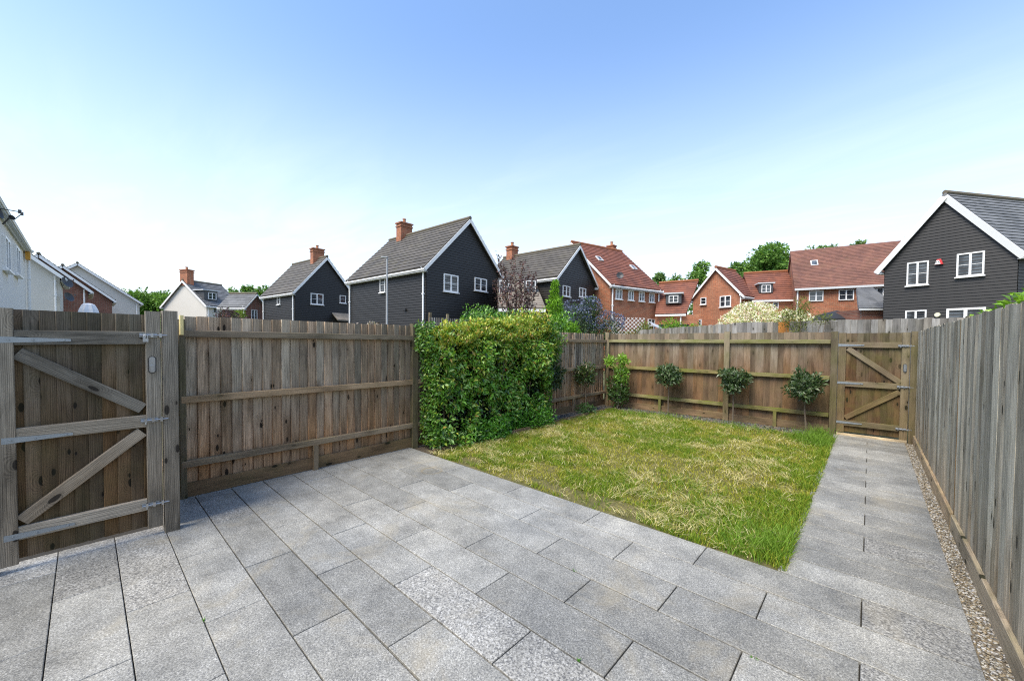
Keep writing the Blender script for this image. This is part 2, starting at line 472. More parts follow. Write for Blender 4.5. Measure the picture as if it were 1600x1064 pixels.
def leaf_mat(name, rough=.36, trans=.25, gloss=.55, rnd=.0):
    m, nt, b = new_mat(name)
    t = NT(nt)
    at = t.n('ShaderNodeAttribute'); at.attribute_name = 'Col'
    b.inputs['Roughness'].default_value = rough; b.inputs['Specular IOR Level'].default_value = gloss
    t.l(at.outputs['Color'], b.inputs['Base Color'])
    if trans:
        tr = t.n('ShaderNodeBsdfTranslucent'); ms = t.n('ShaderNodeMixShader'); ms.inputs[0].default_value = trans
        t.l(t.mix(1.0, at.outputs['Color'], (1.25, 1.35, .7), 'MULTIPLY'), tr.inputs['Color'])
        t.l(b.outputs[0], ms.inputs[1]); t.l(tr.outputs[0], ms.inputs[2])
        t.l(ms.outputs[0], nt.nodes['Material Output'].inputs['Surface'])
    return m


M_leaf = leaf_mat('glossy_leaf')
M_leaf_matt = leaf_mat('matt_leaf', .65, .25, .25)
M_grass = leaf_mat('grass_blade', .6, .3, .2)
M_attr = leaf_mat('pebble', .85, 0, .25)

# ground materials
ms_, nt, b = new_mat('soil')
t = NT(nt); geo = t.n('ShaderNodeNewGeometry'); P = geo.outputs['Position']
c = t.mix(t.noise(P, 30, 6, .7), (.05, .038, .026), (.15, .115, .075))
t.l(c, b.inputs['Base Color']); b.inputs['Roughness'].default_value = .95; t.bump(t.noise(P, 45, 5, .7), .9, .02, b)
M_soil = ms_
ms_, nt, b = new_mat('lawn_thatch')
t = NT(nt); geo = t.n('ShaderNodeNewGeometry'); P = geo.outputs['Position']
c = t.mix(t.mrange(t.noise(P, 4, 6, .7), .35, .65), (.11, .125, .025), (.30, .24, .085))
c = t.mix(t.noise(P, 60, 4, .7), c, (.06, .055, .02))
t.l(c, b.inputs['Base Color']); b.inputs['Roughness'].default_value = .95; t.bump(t.noise(P, 80, 5, .7), .9, .02, b)
M_thatch = ms_
ms_, nt, b = new_mat('far_ground')
t = NT(nt); geo = t.n('ShaderNodeNewGeometry'); P = geo.outputs['Position']
c = t.mix(t.noise(P, .6, 6, .7), (.06, .085, .025), (.13, .12, .06))
t.l(c, b.inputs['Base Color']); b.inputs['Roughness'].default_value = .95
M_far = ms_
M_gravel_base = flat_mat('gravel_base', (.20, .165, .11), .95, var=.5, vscale=60, bump=.9, bscale=120)
M_alleyg = flat_mat('alley_gravel', (.26, .24, .2), .95, var=.3, vscale=20)

# ================================================================== GROUND
mb = MB()
S = 420
mb.add([(-S, -S, -.06), (S, -S, -.06), (S, S, -.06), (-S, S, -.06)], [(0, 1, 2, 3)])
mb.build('ground', M_far, kind='structure')

patio = bpy.data.objects.new('patio', None); link(patio); patio['kind'] = 'structure'
mb = MB(); mb.box((-2.45, .95, -.036), (5.8, 4.9, .03)); mb.box((.015, 6.62, -.036), (.97, 5.9, .03))
mb.build('bedding', M_bed, patio)


def slab_mesh(L, Wd, cache={}):
    k = (round(L, 3), round(Wd, 3))
    if k in cache: return cache[k]
    mb = MB(); c = .003; h = .03
    x, y = L / 2, Wd / 2
    ring = lambda a, bb, z: [(-a, -bb, z), (a, -bb, z), (a, bb, z), (-a, bb, z)]
    vs = ring(x, y, -h) + ring(x, y, -c) + ring(x - c, y - c, 0)
    fs = [(8, 9, 10, 11)]
    for i in range(4):
        j = (i + 1) % 4
        fs += [(i, j, 4 + j, 4 + i), (4 + i, 4 + j, 8 + j, 8 + i)]
    mb.add(vs, fs)
    cache[k] = (mb.mesh('slab', M_slab), mb.mesh('slab', M_slab_coarse))
    return cache[k]


def slab(x0, x1, y0, y1, parent, coarse=False):
    g = .0033
    gy = .0027 if y0 < .7 else .0048
    x0 += g; x1 -= g; y0 += gy; y1 -= gy
    me = slab_mesh(x1 - x0, y1 - y0)[1 if coarse else 0]
    M = Matrix.Translation(((x0 + x1) / 2, (y0 + y1) / 2, random.uniform(-.0012, .0008))) @ Matrix.Rotation(random.uniform(-.0015, .0015), 4, 'X') @ Matrix.Rotation(random.uniform(-.001, .001), 4, 'Y')
    return mesh_obj('slab', me, parent, M)


PL = -5.27          # left end of the wide rows
GL = -4.62          # left end of the rows in front of the gate
rows = [  # y0, y1, left, joints
    (-1.40, -1.085, GL, [-4.22, -3.25, -2.28, -1.31, -.34]), (-1.085, -.77, GL, [-3.76, -2.79, -1.83, -.86]),
    (-.77, -.47, GL, [-4.22, -3.26, -2.3, -1.33, -.37]), (-.47, -.16, GL, [-4.23, -3.25, -2.28, -1.33, -.37]),
    (-.16, .145, GL, [-3.75, -2.79, -1.83, -.87]), (.145, .45, GL, [-4.30, -3.285, -2.33, -1.37, -.41]),
    (.45, .76, PL, [-4.77, -3.80, -2.83, -1.87, -.9]), (.76, 1.08, PL, [-4.33, -3.32, -2.35, -1.39, -.43]),
    (1.08, 1.39, PL, [-4.87, -3.84, -2.845, -1.89, -.93]), (1.39, 1.71, PL, [-4.35, -3.35, -2.35, -1.40, -.45]),
    (1.71, 2.04, PL, [-4.85, -3.86, -2.86, -1.88, -.935]), (2.04, 2.37, PL, [-4.41, -3.37, -2.37, -1.405, -.47]),
    (2.37, 2.71, PL, [-4.88, -3.91, -2.92, -1.895, -.935, 0.0]), (2.71, 3.06, PL, [-4.46, -3.41, -2.39, -1.42, -.47]),
    (3.06, 3.405, PL, [-3.95, -2.92, -1.915, -.945, 0.0])]
RX = .468
coarse_set = {(5, 1), (5, 0), (6, 0), (9, 3), (9, 4), (7, 0), (14, 5), (3, 0), (12, 6), (8, 5), (4, 0)}
for ri, (y0, y1, lx, js) in enumerate(rows):
    xs = [lx] + js + [RX]
    for k in range(len(xs) - 1):
        slab(xs[k], xs[k + 1], y0, y1, patio, (ri, k) in coarse_set)

path = bpy.data.objects.new('path', None); link(path); path['kind'] = 'structure'
py = [3.405, 3.70, 3.965, 4.20, 4.52, 4.825, 5.15, 5.475, 5.80, 6.125, 6.44, 6.80, 7.09, 7.46, 7.76, 8.10, 8.38, 8.78, 9.08, 9.42]
for i in range(len(py) - 1):
    if py[i] in (4.20, 4.825, 5.475, 6.125, 6.80, 7.46, 8.10, 8.78):
        slab(-.465, .002, py[i], py[i + 1], path); slab(.002, RX + .01, py[i], py[i + 1], path, i == 3)
    else:
        slab(-.465, RX + .01, py[i], py[i + 1], path)

# soil beds along the fences, lawn base, gravel strip
mb = MB(); mb.box((-2.6, 9.2, -.035), (5.4, .9, .05)); mb.box((-5.02, 6.4, -.037), (.62, 6.1, .05)); mb.build('soil_bed', M_soil, kind='structure')


def h_lawn(x, y):
    return .012 * np.sin(x * 2.1 + 1) * np.sin(y * 1.7) + .01 * np.sin(x * 5.3 + y * 3.1)


LX0, LX1, LY0, LY1 = -4.76, -.43, 3.40, 8.86
nx, ny = 60, 70
X, Y = np.meshgrid(np.linspace(LX0, LX1, nx), np.linspace(LY0, LY1, ny))
Xn = X + .02 * np.sin(Y * 9) * (X > LX1 - .05)
Z = -.012 + h_lawn(X, Y)
V = np.stack([Xn.ravel(), Y.ravel(), Z.ravel()], 1)
idx = np.arange(nx * ny).reshape(ny, nx)
Fq = np.stack([idx[:-1, :-1].ravel(), idx[:-1, 1:].ravel(), idx[1:, 1:].ravel(), idx[1:, :-1].ravel()], 1)
mesh_obj('lawn', fast_mesh('lawn', V, Fq, M_thatch, nv=4), kind='structure')


def vnoise(x, y, s, seed=0):
    """cheap smooth value noise 0..1"""
    r = np.random.default_rng(seed).random((64, 64))
    x = x * s + 100; y = y * s + 100
    xi, yi = np.floor(x).astype(int), np.floor(y).astype(int)
    fx, fy = x - xi, y - yi
    fx = fx * fx * (3 - 2 * fx); fy = fy * fy * (3 - 2 * fy)
    g = lambda a, b_: r[a % 64, b_ % 64]
    return (g(xi, yi) * (1 - fx) + g(xi + 1, yi) * fx) * (1 - fy) + (g(xi, yi + 1) * (1 - fx) + g(xi + 1, yi + 1) * fx) * fy


def blades(x, y, z, h, w, lean, flat, col, az=None):
    n = len(x)
    a = rng.random(n) * 2 * np.pi
    la = rng.random(n) * 2 * np.pi if az is None else az
    wx, wy = np.cos(a) * w / 2, np.sin(a) * w / 2
    lx, ly = np.cos(la), np.sin(la)
    V = np.zeros((n, 5, 3))
    V[:, 0] = np.stack([x - wx, y - wy, z], 1); V[:, 1] = np.stack([x + wx, y + wy, z], 1)
    mx_, my_, mz = x + lx * lean * h * .35, y + ly * lean * h * .35, z + h * (.55 - .4 * flat)
    V[:, 2] = np.stack([mx_ - wx * .8, my_ - wy * .8, mz], 1); V[:, 3] = np.stack([mx_ + wx * .8, my_ + wy * .8, mz], 1)
    V[:, 4] = np.stack([x + lx * lean * h, y + ly * lean * h, z + h * (1 - .85 * flat)], 1)
    b0 = np.arange(n)[:, None] * 5
    F = np.concatenate([b0 + np.array([0, 1, 3]), b0 + np.array([0, 3, 2]), b0 + np.array([2, 3, 4])])
    C = np.repeat(col[:, None, :], 5, 1)
    return V.reshape(-1, 3), F, C.reshape(-1, 3)


def merge(parts):
    Vs, Fs, Cs, o = [], [], [], 0
    for v, f, c_ in parts:
        Vs.append(v); Fs.append(f + o); Cs.append(c_); o += len(v)
    return np.concatenate(Vs), np.concatenate(Fs), np.concatenate(Cs)


def lawn_pts(n, pad=0.0):
    x = LX0 - pad + rng.random(n) * (LX1 - LX0 + 2 * pad); y = LY0 - pad + rng.random(n) * (LY1 - LY0 + 2 * pad)
    return x, y


def lerp(a, b_, t_): return np.array(a)[None, :] * (1 - t_[:, None]) + np.array(b_)[None, :] * t_[:, None]


parts = []
N1 = 190000
x, y = lawn_pts(N1, .015)
gr = .36 * vnoise(x, y, 1.3, 1) + .34 * vnoise(x, y, 3.9, 2) + .30 * vnoise(x, y, 9.5, 3)
edge = np.exp(-np.abs(x - LX1) / .16) + .8 * np.exp(-np.abs(y - LY1) / .35) + .9 * np.exp(-((x + .62) ** 2 + (y - 3.75) ** 2) / .10)
green = np.clip((gr - .37) * 4.2 + edge * .7, 0, 1)
bare = (vnoise(x, y, 2.2, 5) > .55) & (y < 3.75) & (x < -1.0)
dense = np.clip(.45 + green * .6, 0, 1)
ragged = y > LY0 + .07 * vnoise(x, y * 0, 5.0, 33) - .01
keep = (rng.random(N1) < dense) & ~(bare & (rng.random(N1) < .8)) & ragged
x, y, green = x[keep], y[keep], green[keep]; edge = edge[keep]
n = len(x)
h = (.013 + .025 * rng.random(n)) * (1 + 1.15 * green ** 2) * (1 + .2 * np.clip(edge, 0, 1) * rng.random(n))
tcol = np.clip(green * .75 + rng.normal(0, .28, n), 0, 1)
col = lerp((.41, .38, .05), (.125, .245, .017), tcol) * (.6 + .7 * rng.random(n))[:, None]
parts.append(blades(x, y, -.01 + h_lawn(x, y), h, .0042 + .003 * rng.random(n), .35 + .6 * rng.random(n), .15 * rng.random(n), col))
# pale cut straw lying in swathes
N2 = 60000
x, y = lawn_pts(N2)
sw = .45 * vnoise(x, y, 2.0, 7) + .55 * vnoise(x, y, 7.0, 8)
keep = (rng.random(N2) < np.clip((sw - .54) * 3.6, .07, .75)) & (np.exp(-np.abs(x - LX1) / .2) < .6)
x, y = x[keep], y[keep]; n = len(x)
h = .04 + .11 * rng.random(n)
col = lerp((.58, .48, .17), (.80, .72, .42), rng.random(n)) * (.7 + .4 * rng.random(n))[:, None]
az = (vnoise(x, y, 2.3, 9) * 12 + rng.normal(0, 1.1, n))
z0 = .006 + .03 * rng.random(n) + h_lawn(x, y)
parts.append(blades(x, y, z0, h, .0035 + .002 * rng.random(n), np.full(n, 1.0), .75 + .25 * rng.random(n), col, az))
V, F, C = merge(parts)
mesh_obj('grass', fast_mesh('grass', V, F, M_grass, C), label='patchy green and straw coloured lawn grass beside the paved path', cat='grass', kind='stuff')
# rank tufts at the path corner and along the path
parts = []
for cx, cy, rr, nn, hh in [(-.62, 3.68, .16, 900, .17), (-.50, 3.95, .12, 420, .14), (-.8, 3.62, .14, 420, .12), (-.49, 4.5, .12, 240, .08), (-.5, 6.0, .1, 160, .07),
                           (-.55, 7.0, .12, 200, .09), (-.60, 8.2, .15, 600, .24), (-.75, 8.55, .18, 600, .24), (-.62, 8.9, .1, 300, .3), (-1.9, 8.7, .3, 500, .14), (-3.3, 8.7, .4, 700, .15), (-4.0, 8.6, .3, 500, .13), (-.95, 4.05, .2, 350, .12), (-1.5, 4.6, .25, 350, .11)]:
    x = cx + rng.normal(0, rr, nn); y = cy + rng.normal(0, rr, nn)
    k = (x < LX1 + .01) & (y < 9.2) & (y > LY0)
    x, y = x[k], y[k]; n = len(x)
    col = lerp((.12, .23, .02), (.21, .35, .045), rng.random(n)) * (.7 + .45 * rng.random(n))[:, None]
    parts.append(blades(x, y, np.full(n, -.01), hh * .8 * (.45 + .7 * rng.random(n)), .004 + .003 * rng.random(n), .3 + .65 * rng.random(n), .1 * rng.random(n), col))
V, F, C = merge(parts)
mesh_obj('grass_tufts', fast_mesh('grass_tufts', V, F, M_grass, C), label='long green grass tufts along the edges of the lawn', cat='grass', kind='stuff')

# ------------------------------------------------------------------ pebbles
ico_v = []
ph = (1 + 5 ** .5) / 2
for a_, b_ in ((-1, ph), (1, ph), (-1, -ph), (1, -ph)):
    ico_v += [(a_, b_, 0)]
for a_, b_ in ((-1, ph), (1, ph), (-1, -ph), (1, -ph)):
    ico_v += [(0, a_, b_)]
for a_, b_ in ((ph, -1), (ph, 1), (-ph, -1), (-ph, 1)):
    ico_v += [(a_, 0, b_)]
ico_v = np.array(ico_v) / math.sqrt(1 + ph * ph)
ico_f = np.array([(0, 11, 5), (0, 5, 1), (0, 1, 7), (0, 7, 10), (0, 10, 11), (1, 5, 9), (5, 11, 4), (11, 10, 2), (10, 7, 6), (7, 1, 8), (3, 9, 4), (3, 4, 2), (3, 2, 6), (3, 6, 8), (3, 8, 9), (4, 9, 5), (2, 4, 11), (6, 2, 10), (8, 6, 7), (9, 8, 1)])


def pebbles(name, x, y, z, r, cols, label):
    n = len(x)
    th = rng.random(n) * 6.28
    s = np.stack([r * (1 + .5 * rng.random(n)), r * (.7 + .4 * rng.random(n)), r * (.45 + .25 * rng.random(n))], 1)
    P = ico_v[None] * s[:, None]
    ct, st = np.cos(th)[:, None], np.sin(th)[:, None]
    Q = np.stack([P[..., 0] * ct - P[..., 1] * st, P[..., 0] * st + P[..., 1] * ct, P[..., 2]], -1)
    Q += np.stack([x, y, z], 1)[:, None]
    F = (ico_f[None] + (np.arange(n) * 12)[:, None, None]).reshape(-1, 3)
    C = np.repeat(cols[:, None], 12, 1).reshape(-1, 3)
    mesh_obj(name, fast_mesh(name, Q.reshape(-1, 3), F, M_attr, C), label=label, cat='gravel', kind='stuff')


mb = MB(); mb.box((.535, 4.2, -.031), (.136, 10.8, .04)); mb.build('gravel_strip', M_gravel_base, kind='structure')
n = 9000
x = .472 + rng.random(n) * .105; y = 1.2 + 8.2 * rng.random(n) ** 1.35
pal = np.array([(.30, .25, .17), (.20, .16, .11), (.42, .39, .32), (.14, .125, .10), (.34, .27, .17), (.50, .47, .42)])
pebbles('gravel', x, y, -.012 + .008 * rng.random(n), .0045 + .005 * rng.random(n), pal[rng.integers(0, 6, n)] * (.7 + .5 * rng.random(n))[:, None], 'thin strip of tan and white gravel between path and right fence')
n = 5200
xa = -4.70 + 4.1 * rng.random(n // 2); ya = 8.92 + .48 * rng.random(n // 2)
xb = -5.22 + .45 * rng.random(n - n // 2); yb = 5.9 + 3.4 * rng.random(n - n // 2)
x = np.concatenate([xa, xb]); y = np.concatenate([ya, yb])
pal2 = np.array([(.10, .10, .10), (.06, .06, .058), (.15, .15, .145), (.12, .09, .06), (.20, .16, .11)])
pebbles('slate_chips', x, y, -.006 + .01 * rng.random(n), .008 + .012 * rng.random(n), pal2[rng.integers(0, 5, n)] * (.7 + .5 * rng.random(n))[:, None], 'grey slate and bark chippings in the bed under the fences')

# ================================================================== TIMBER
def beam_mesh(w, t_, L, mat, cache={}, wedge=False):
    k = (round(w, 3), round(t_, 3), round(L, 3), mat.name, wedge)
    if k in cache: return cache[k]
    mb = MB(); c = min(.004, t_ * .25, w * .25)
    x, y = w / 2, t_ / 2
    if wedge:      # feather edge board: thin at -x, thick at +x, flat back
        prof = [(-x, -y), (x, -y), (x, y - c), (x - c, y), (-x, -y + t_ * .35)]
    else:
        prof = [(-x + c, -y), (x - c, -y), (x, -y + c), (x, y - c), (x - c, y), (-x + c, y), (-x, y - c), (-x, -y + c)]
    n = len(prof)
    vs = [(p[0], p[1], 0) for p in prof] + [(p[0], p[1], L) for p in prof]
    fs = [(i, (i + 1) % n, n + (i + 1) % n, n + i) for i in range(n)] + [tuple(range(n - 1, -1, -1)), tuple(range(n, 2 * n))]
    mb.add(vs, fs)
    cache[k] = mb.mesh('timber', mat)
    return cache[k]


def beam(name, p0, p1, w, t_, nrm, mat, parent, label=None, wedge=False, roll=0.0):
    """p0->p1 is the length; w across, t_ thick along nrm"""
    p0, p1, nrm = Vector(p0), Vector(p1), Vector(nrm)
    z = (p1 - p0); L = z.length; z.normalize()
    y_ = (nrm - z * nrm.dot(z)).normalized(); x_ = y_.cross(z)
    M = Matrix((x_, y_, z)).transposed().to_4x4(); M.translation = p0
    if roll: M = M @ Matrix.Rotation(roll, 4, 'Z')
    return mesh_obj(name, beam_mesh(w, t_, L, mat, wedge=wedge), parent, M, label=label)


def boards(parent, start, d, nrm, u0, u1, step, z0, z1, mat, face=.0, name='board', tilt=.05, matf=None, jit=.006, width=None):
    """overlapping upright boards along direction d starting at start; nrm is towards the garden"""
    d, nrm, start = Vector(d), Vector(nrm), Vector(start)
    u = u0
    k = 0
    while u < u1 - .02:
        st = step
        w = (width or step * 1.22)
        p = start + d * (u + st / 2) + nrm * (face + random.uniform(-.002, .002))
        top = round(z1 + random.choice((-1, 0, 0, 1)) * jit, 3)
        m = matf(u) if matf else mat
        beam(name, p + Vector((0, 0, z0)), p + Vector((random.uniform(-.002, .002), 0, top)), w, .018, nrm, m, parent, wedge=True, roll=tilt + random.uniform(-.02, .02))
        u += st; k += 1


# ---- left fence (runs along +Y at x = -5.25)
lf = thing('timber_fence', (-5.28, .7, 0), 'weathered brown featheredge fence running from the near gate past the clipped hedge', 'fence')
n = Vector((1, 0, 0))
for yy, ht in ((.672, 1.86), (3.46, 1.93), (6.38, 1.92)):
    beam('post', (-5.262, yy, -.05), (-5.262, yy, ht), .055 if yy < 1 else .10, .085 if yy < 1 else .10, n, M_post, lf)
for (a_, b_) in ((.66, 3.41), (3.51, 6.33), (6.43, 9.44)):
    for zc in (.355, 1.03, 1.715):
        beam('rail', (-5.245, a_, zc), (-5.245, b_, zc - .004), .072, .055, n, M_rail_left, lf)
    beam('gravel_board', (-5.262, a_ + .035 if a_ < 1 else a_, .075), (-5.262, b_, .085), .15, .024, n, M_gravel_board, lf)
    mid = (a_ + b_) / 2 - .06
    beam('stump', (-5.225, mid, -.04), (-5.225, mid, .318), .06, .05, n, M_rail_left, lf)
    boards(lf, (-5.292, 0, 0), (0, 1, 0), n, a_ + .05, b_ - .02, .101, .10, 1.90, M_board_left, tilt=.10)
o = mesh_obj('lit_post_end', beam_mesh(.05, .03, .20, M_end), lf, Matrix.Translation((-5.20, .665, 1.70)), label='pale yellow split wood at the post top, coloured as sunlit')

# ---- back fence (along X at y = 9.5)
bf = thing('timber_fence', (-2.3, 9.5, 0), 'brown featheredge fence with mossy rails between far corner and garden gate', 'fence')
n = Vector((0, -1, 0))
for xx, ht in ((-5.22, 1.95), (-2.31, 1.93)):
    beam('post', (xx, 9.49, -.05), (xx, 9.49, ht), .11, .10, n, M_post, bf)
for i, (a_, b_) in enumerate(((-5.165, -2.365), (-2.255, -.55))):
    for zc in (.335, 1.035, 1.72):
        beam('rail', (a_, 9.478, zc), (b_, 9.478, zc), .075, .06, n, M_rail_green, bf)
    beam('gravel_board', (a_, 9.49, .06), (b_, 9.49, .075), .15, .024, n, M_gravel_board, bf)
    mid = a_ + (b_ - a_) * .5
    beam('stump', (mid, 9.455, -.04), (mid, 9.455, .298), .06, .05, n, M_rail_green, bf)
    boards(bf, (0, 9.523, 0), (1, 0, 0), n, a_, b_ + .02, .112 if i == 0 else .122, .10, 1.905, M_board_back, tilt=-.09)

# ---- right fence (boards face the garden, x = .6)
rf = thing('timber_fence', (.63, 4.2, 0), 'tall silvery featheredge fence boards along the right side of the path', 'fence')
n = Vector((-1, 0, 0))
joints = [-1.0, 2.40, 5.26, 8.05, 9.62]
for i in range(4):
    a_, b_ = joints[i], joints[i + 1]
    boards(rf, (.600, 0, 0), (0, 1, 0), n, a_ + .04, b_ - .03, .108, .135, 1.895, M_board_right, tilt=-.07, jit=.008)
    beam('gravel_board', (.588, a_ + .02, .065), (.588, b_ - .02, .065), .15, .030, n, M_right_gravel_board, rf)
    beam('post', (.668, a_, -.05), (.668, a_, 1.92), .09, .09, n, M_post, rf)
    for zc in (.35, 1.0, 1.7):
        beam('rail', (.645, a_ + .05, zc), (.645, b_ - .05, zc), .07, .05, n, M_rail_left, rf)
    beam('joint_strip', (.600, a_ + .012, .0), (.600, a_ + .012, 1.885), .014, .016, n, M_gravel_board, rf)

# ---- short return fence behind the near gate post
ff = thing('timber_fence', (-4.9, .70, 0), 'short return fence hidden behind the near gate post', 'fence')
boards(ff, (0, .535, 0), (-1, 0, 0), (0, 1, 0), 4.56, 5.28, .1, .02, 1.82, M_board_left)
beam('rail', (-4.55, .51, 1.6), (-5.3, .51, 1.6), .07, .04, (0, -1, 0), M_rail_left, ff)
beam('rail', (-4.55, .51, .4), (-5.3, .51, .4), .07, .04, (0, -1, 0), M_rail_left, ff)


def strap(parent, x0, d, nrm, z0, L, w0=.045, w1=.018):
    """tapered hinge strap with bolt heads"""
    x0, d, nrm = Vector(x0), Vector(d), Vector(nrm)
    mb = MB(); up = Vector((0, 0, 1)); t_ = .004
    P = []
    for k in (0, 1):
        o_ = nrm * (t_ * k)
        P += [x0 + up * (-w0 / 2) + o_, x0 + d * L + up * (-w1 / 2) + o_, x0 + d * L + up * (w1 / 2) + o_, x0 + up * (w0 / 2) + o_]
    mb.hexa(P)
    for q in (.12, .45, .9):
        c_ = x0 + d * L * q + nrm * t_
        mb.tube(c_, c_ + nrm * .005, .007, .005, 8)
    return mb.build('hinge_strap', M_galv, parent)


def slide_bolt(parent, p, d, nrm, L=.17):
    p, d, nrm = Vector(p), Vector(d), Vector(nrm)
    mb = MB(); up = Vector((0, 0, 1))
    mb.box(p + d * L * .36 + nrm * .002, (L * .72, .034, .004), 0, (d, up, nrm))
    o = mb.build('bolt_plate', M_galv, parent)
    mb = MB()
    mb.tube(p + nrm * .016, p + d * (L + .02) + nrm * .016, .0065, n=10)
    for q in (.2, .5, .85):
        mb.box(p + d * L * q + nrm * .012, (.016, .034, .024), 0, (d, up, nrm))
    mb.tube(p + d * .03 + nrm * .016, p + d * .03 + nrm * .02 - up * .032, .005, n=8)
    mb.build('slide_bolt', M_bright, parent, smooth=False)


def latch(parent, p, nrm, d):
    p, d, nrm = Vector(p), Vector(d), Vector(nrm); up = Vector((0, 0, 1))

    def pill(w, h, t0, t1, mat, name, off=0, par=parent):
        mb = MB(); N = 20; ring = []
        for k in range(N):
            a = 2 * math.pi * k / N
            ring.append((math.cos(a) * w / 2, math.sin(a) * w / 2 + (h - w) / 2 * (1 if math.sin(a) >= 0 else -1)))
        vs = [p + d * a + up * (b_ + off) + nrm * t0 for a, b_ in ring] + [p + d * a * .9 + up * (b_ * .97 + off) + nrm * t1 for a, b_ in ring]
        fs = [(i, (i + 1) % N, N + (i + 1) % N, N + i) for i in range(N)] + [tuple(range(N - 1, -1, -1)), tuple(range(N, 2 * N))]
        mb.add(vs, fs); return mb.build(name, mat, par)
    pl = pill(.052, .145, 0, .006, M_blackm, 'lock_plate')
    pill(.042, .135, .006, .012, M_bright, 'lock_face', par=pl)
    pill(.024, .055, .012, .032, M_bright, 'lock_knob', -.03, pl)


# ---- near gate (left), plane x = -4.43 facing +X
n = Vector((1, 0, 0)); d = Vector((0, 1, 0))
g1 = thing('garden_gate', (-4.45, 0, 0), 'large dark weathered ledged gate at the left edge with padlocked top bolt', 'gate')
boards(g1, (-4.475, 0, 0), d, n, -.45, .40, .0775, .075, 1.855, M_gate_board, tilt=.03, jit=.0, width=.09)
beam('lock_stile', (-4.447, .383, .07), (-4.447, .383, 1.885), .095, .045, n, M_gate_frame, g1)
beam('hinge_stile', (-4.447, -.385, .05), (-4.447, -.385, 1.86), .095, .045, n, M_gate_frame, g1)
for z_, w in ((1.655, .105), (.965, .10), (.265, .095)):
    beam('ledge', (-4.449, -.335, z_), (-4.449, .334, z_ + .008), w, .04, n, M_gate_frame, g1)
beam('brace', (-4.452, -.325, 1.545), (-4.452, .315, 1.08), .085, .036, n, M_gate_frame, g1)
beam('brace', (-4.452, .31, .885), (-4.452, -.32, .35), .085, .036, n, M_gate_frame, g1)
for z_ in (1.64, .935, .25):
    strap(g1, (-4.4275 if z_ > 0 else 0, -.40, z_), d, n, 0, .33)
for z_ in (1.685, .98, .27):
    slide_bolt(g1, (-4.424, .30, z_), d, n, .15)
latch(g1, (-4.4245, .375, 1.44), n, d)
# padlock on the top bolt
pk = thing('padlock', (-4.40, .345, 1.66), 'small silver padlock hanging on the top bolt of the near gate', 'padlock')
mb = MB(); mb.box((-4.397, .335, 1.645), (.016, .034, .03)); mb.build('body', M_bright, pk)
mb = MB()
for k in range(8):
    a0, a1 = math.pi * k / 8, math.pi * (k + 1) / 8
    mb.tube((-4.397, .335 + .013 * math.cos(a0), 1.668 + .022 * math.sin(a0)), (-4.397, .335 + .013 * math.cos(a1), 1.668 + .022 * math.sin(a1)), .003, n=6)
mb.tube((-4.397, .348, 1.655), (-4.397, .348, 1.668), .003, n=6); mb.tube((-4.397, .322, 1.655), (-4.397, .322, 1.668), .003, n=6)
mb.build('shackle', M_bright, pk)
gp = beam('gate_post', (-4.46, .49, -.05), (-4.46, .49, 1.895), .10, .10, n, M_gate_frame, None)
tag(gp, 'weathered grey slamming post right of the near gate', 'gate post')
gp = beam('gate_post', (-4.46, -.50, -.05), (-4.46, -.50, 1.90), .12, .10, n, M_gate_frame, None)
tag(gp, 'grey hinge post of the near gate at the left edge', 'gate post')
gf = thing('timber_fence', (-4.5, -1.3, 0), 'grey fence panel continuing past the hinge post of the near gate', 'fence')
boards(gf, (-4.475, 0, 0), d, n, -2.6, -.56, .1, .05, 1.87, M_board_left)
for z_ in (.35, 1.0, 1.7): beam('rail', (-4.44, -2.6, z_), (-4.44, -.56, z_), .07, .05, n, M_rail_left, gf)

# ---- garden gate in the back fence, plane y = 9.45 facing -Y
n = Vector((0, -1, 0)); d = Vector((1, 0, 0))
g2 = thing('garden_gate', (.03, 9.47, 0), 'brown ledged and braced gate closing the far end of the paved path', 'gate')
boards(g2, (0, 9.495, 0), d, n, -.42, .50, .084, .06, 1.88, M_gate2_board, tilt=-.03, jit=0, width=.096)
beam('hinge_stile', (-.378, 9.467, .05), (-.378, 9.467, 1.885), .11, .045, n, M_gate2_frame, g2)
beam('lock_stile', (.455, 9.467, .03), (.455, 9.467, 1.885), .10, .045, n, M_gate2_frame, g2)
for z_ in (1.665, .95, .225):
    beam('ledge', (-.322, 9.469, z_), (.404, 9.469, z_), .10, .04, n, M_gate2_frame, g2)
beam('brace', (-.30, 9.472, 1.60), (.40, 9.472, 1.02), .085, .034, n, M_gate2_frame, g2)
beam('brace', (.40, 9.472, .86), (-.31, 9.472, .32), .085, .034, n, M_gate2_frame, g2)
for z_ in (1.66, .965, .235):
    strap(g2, (-.435, 9.443, z_), d, n, 0, .36)
for z_ in (1.655, .95, .225):
    slide_bolt(g2, (.36, 9.441, z_), d, n, .18)
latch(g2, (.452, 9.443, 1.275), n, d)
gp = beam('gate_post', (-.49, 9.47, -.05), (-.49, 9.47, 1.91), .10, .10, n, M_post, None); tag(gp, 'mossy hinge post left of the far garden gate', 'gate post')
gp = beam('gate_post', (.558, 9.47, -.05), (.558, 9.47, 1.90), .085, .10, n, M_post, None); tag(gp, 'green tinged post between the far gate and right fence', 'gate post')
th = beam('threshold_board', (-.43, 9.435, .012), (.50, 9.435, .012), .04, .05, (0, 0, 1), M_pale_timber, None); tag(th, 'pale timber threshold strip under the far gate', 'threshold')
eb = beam('edging_board', (-4.80, 3.50, .0), (-4.80, 8.9, .0), .02, .09, (0, 0, 1), M_gravel_board, None); tag(eb, 'low timber edging between lawn and left hedge bed', 'edging board')

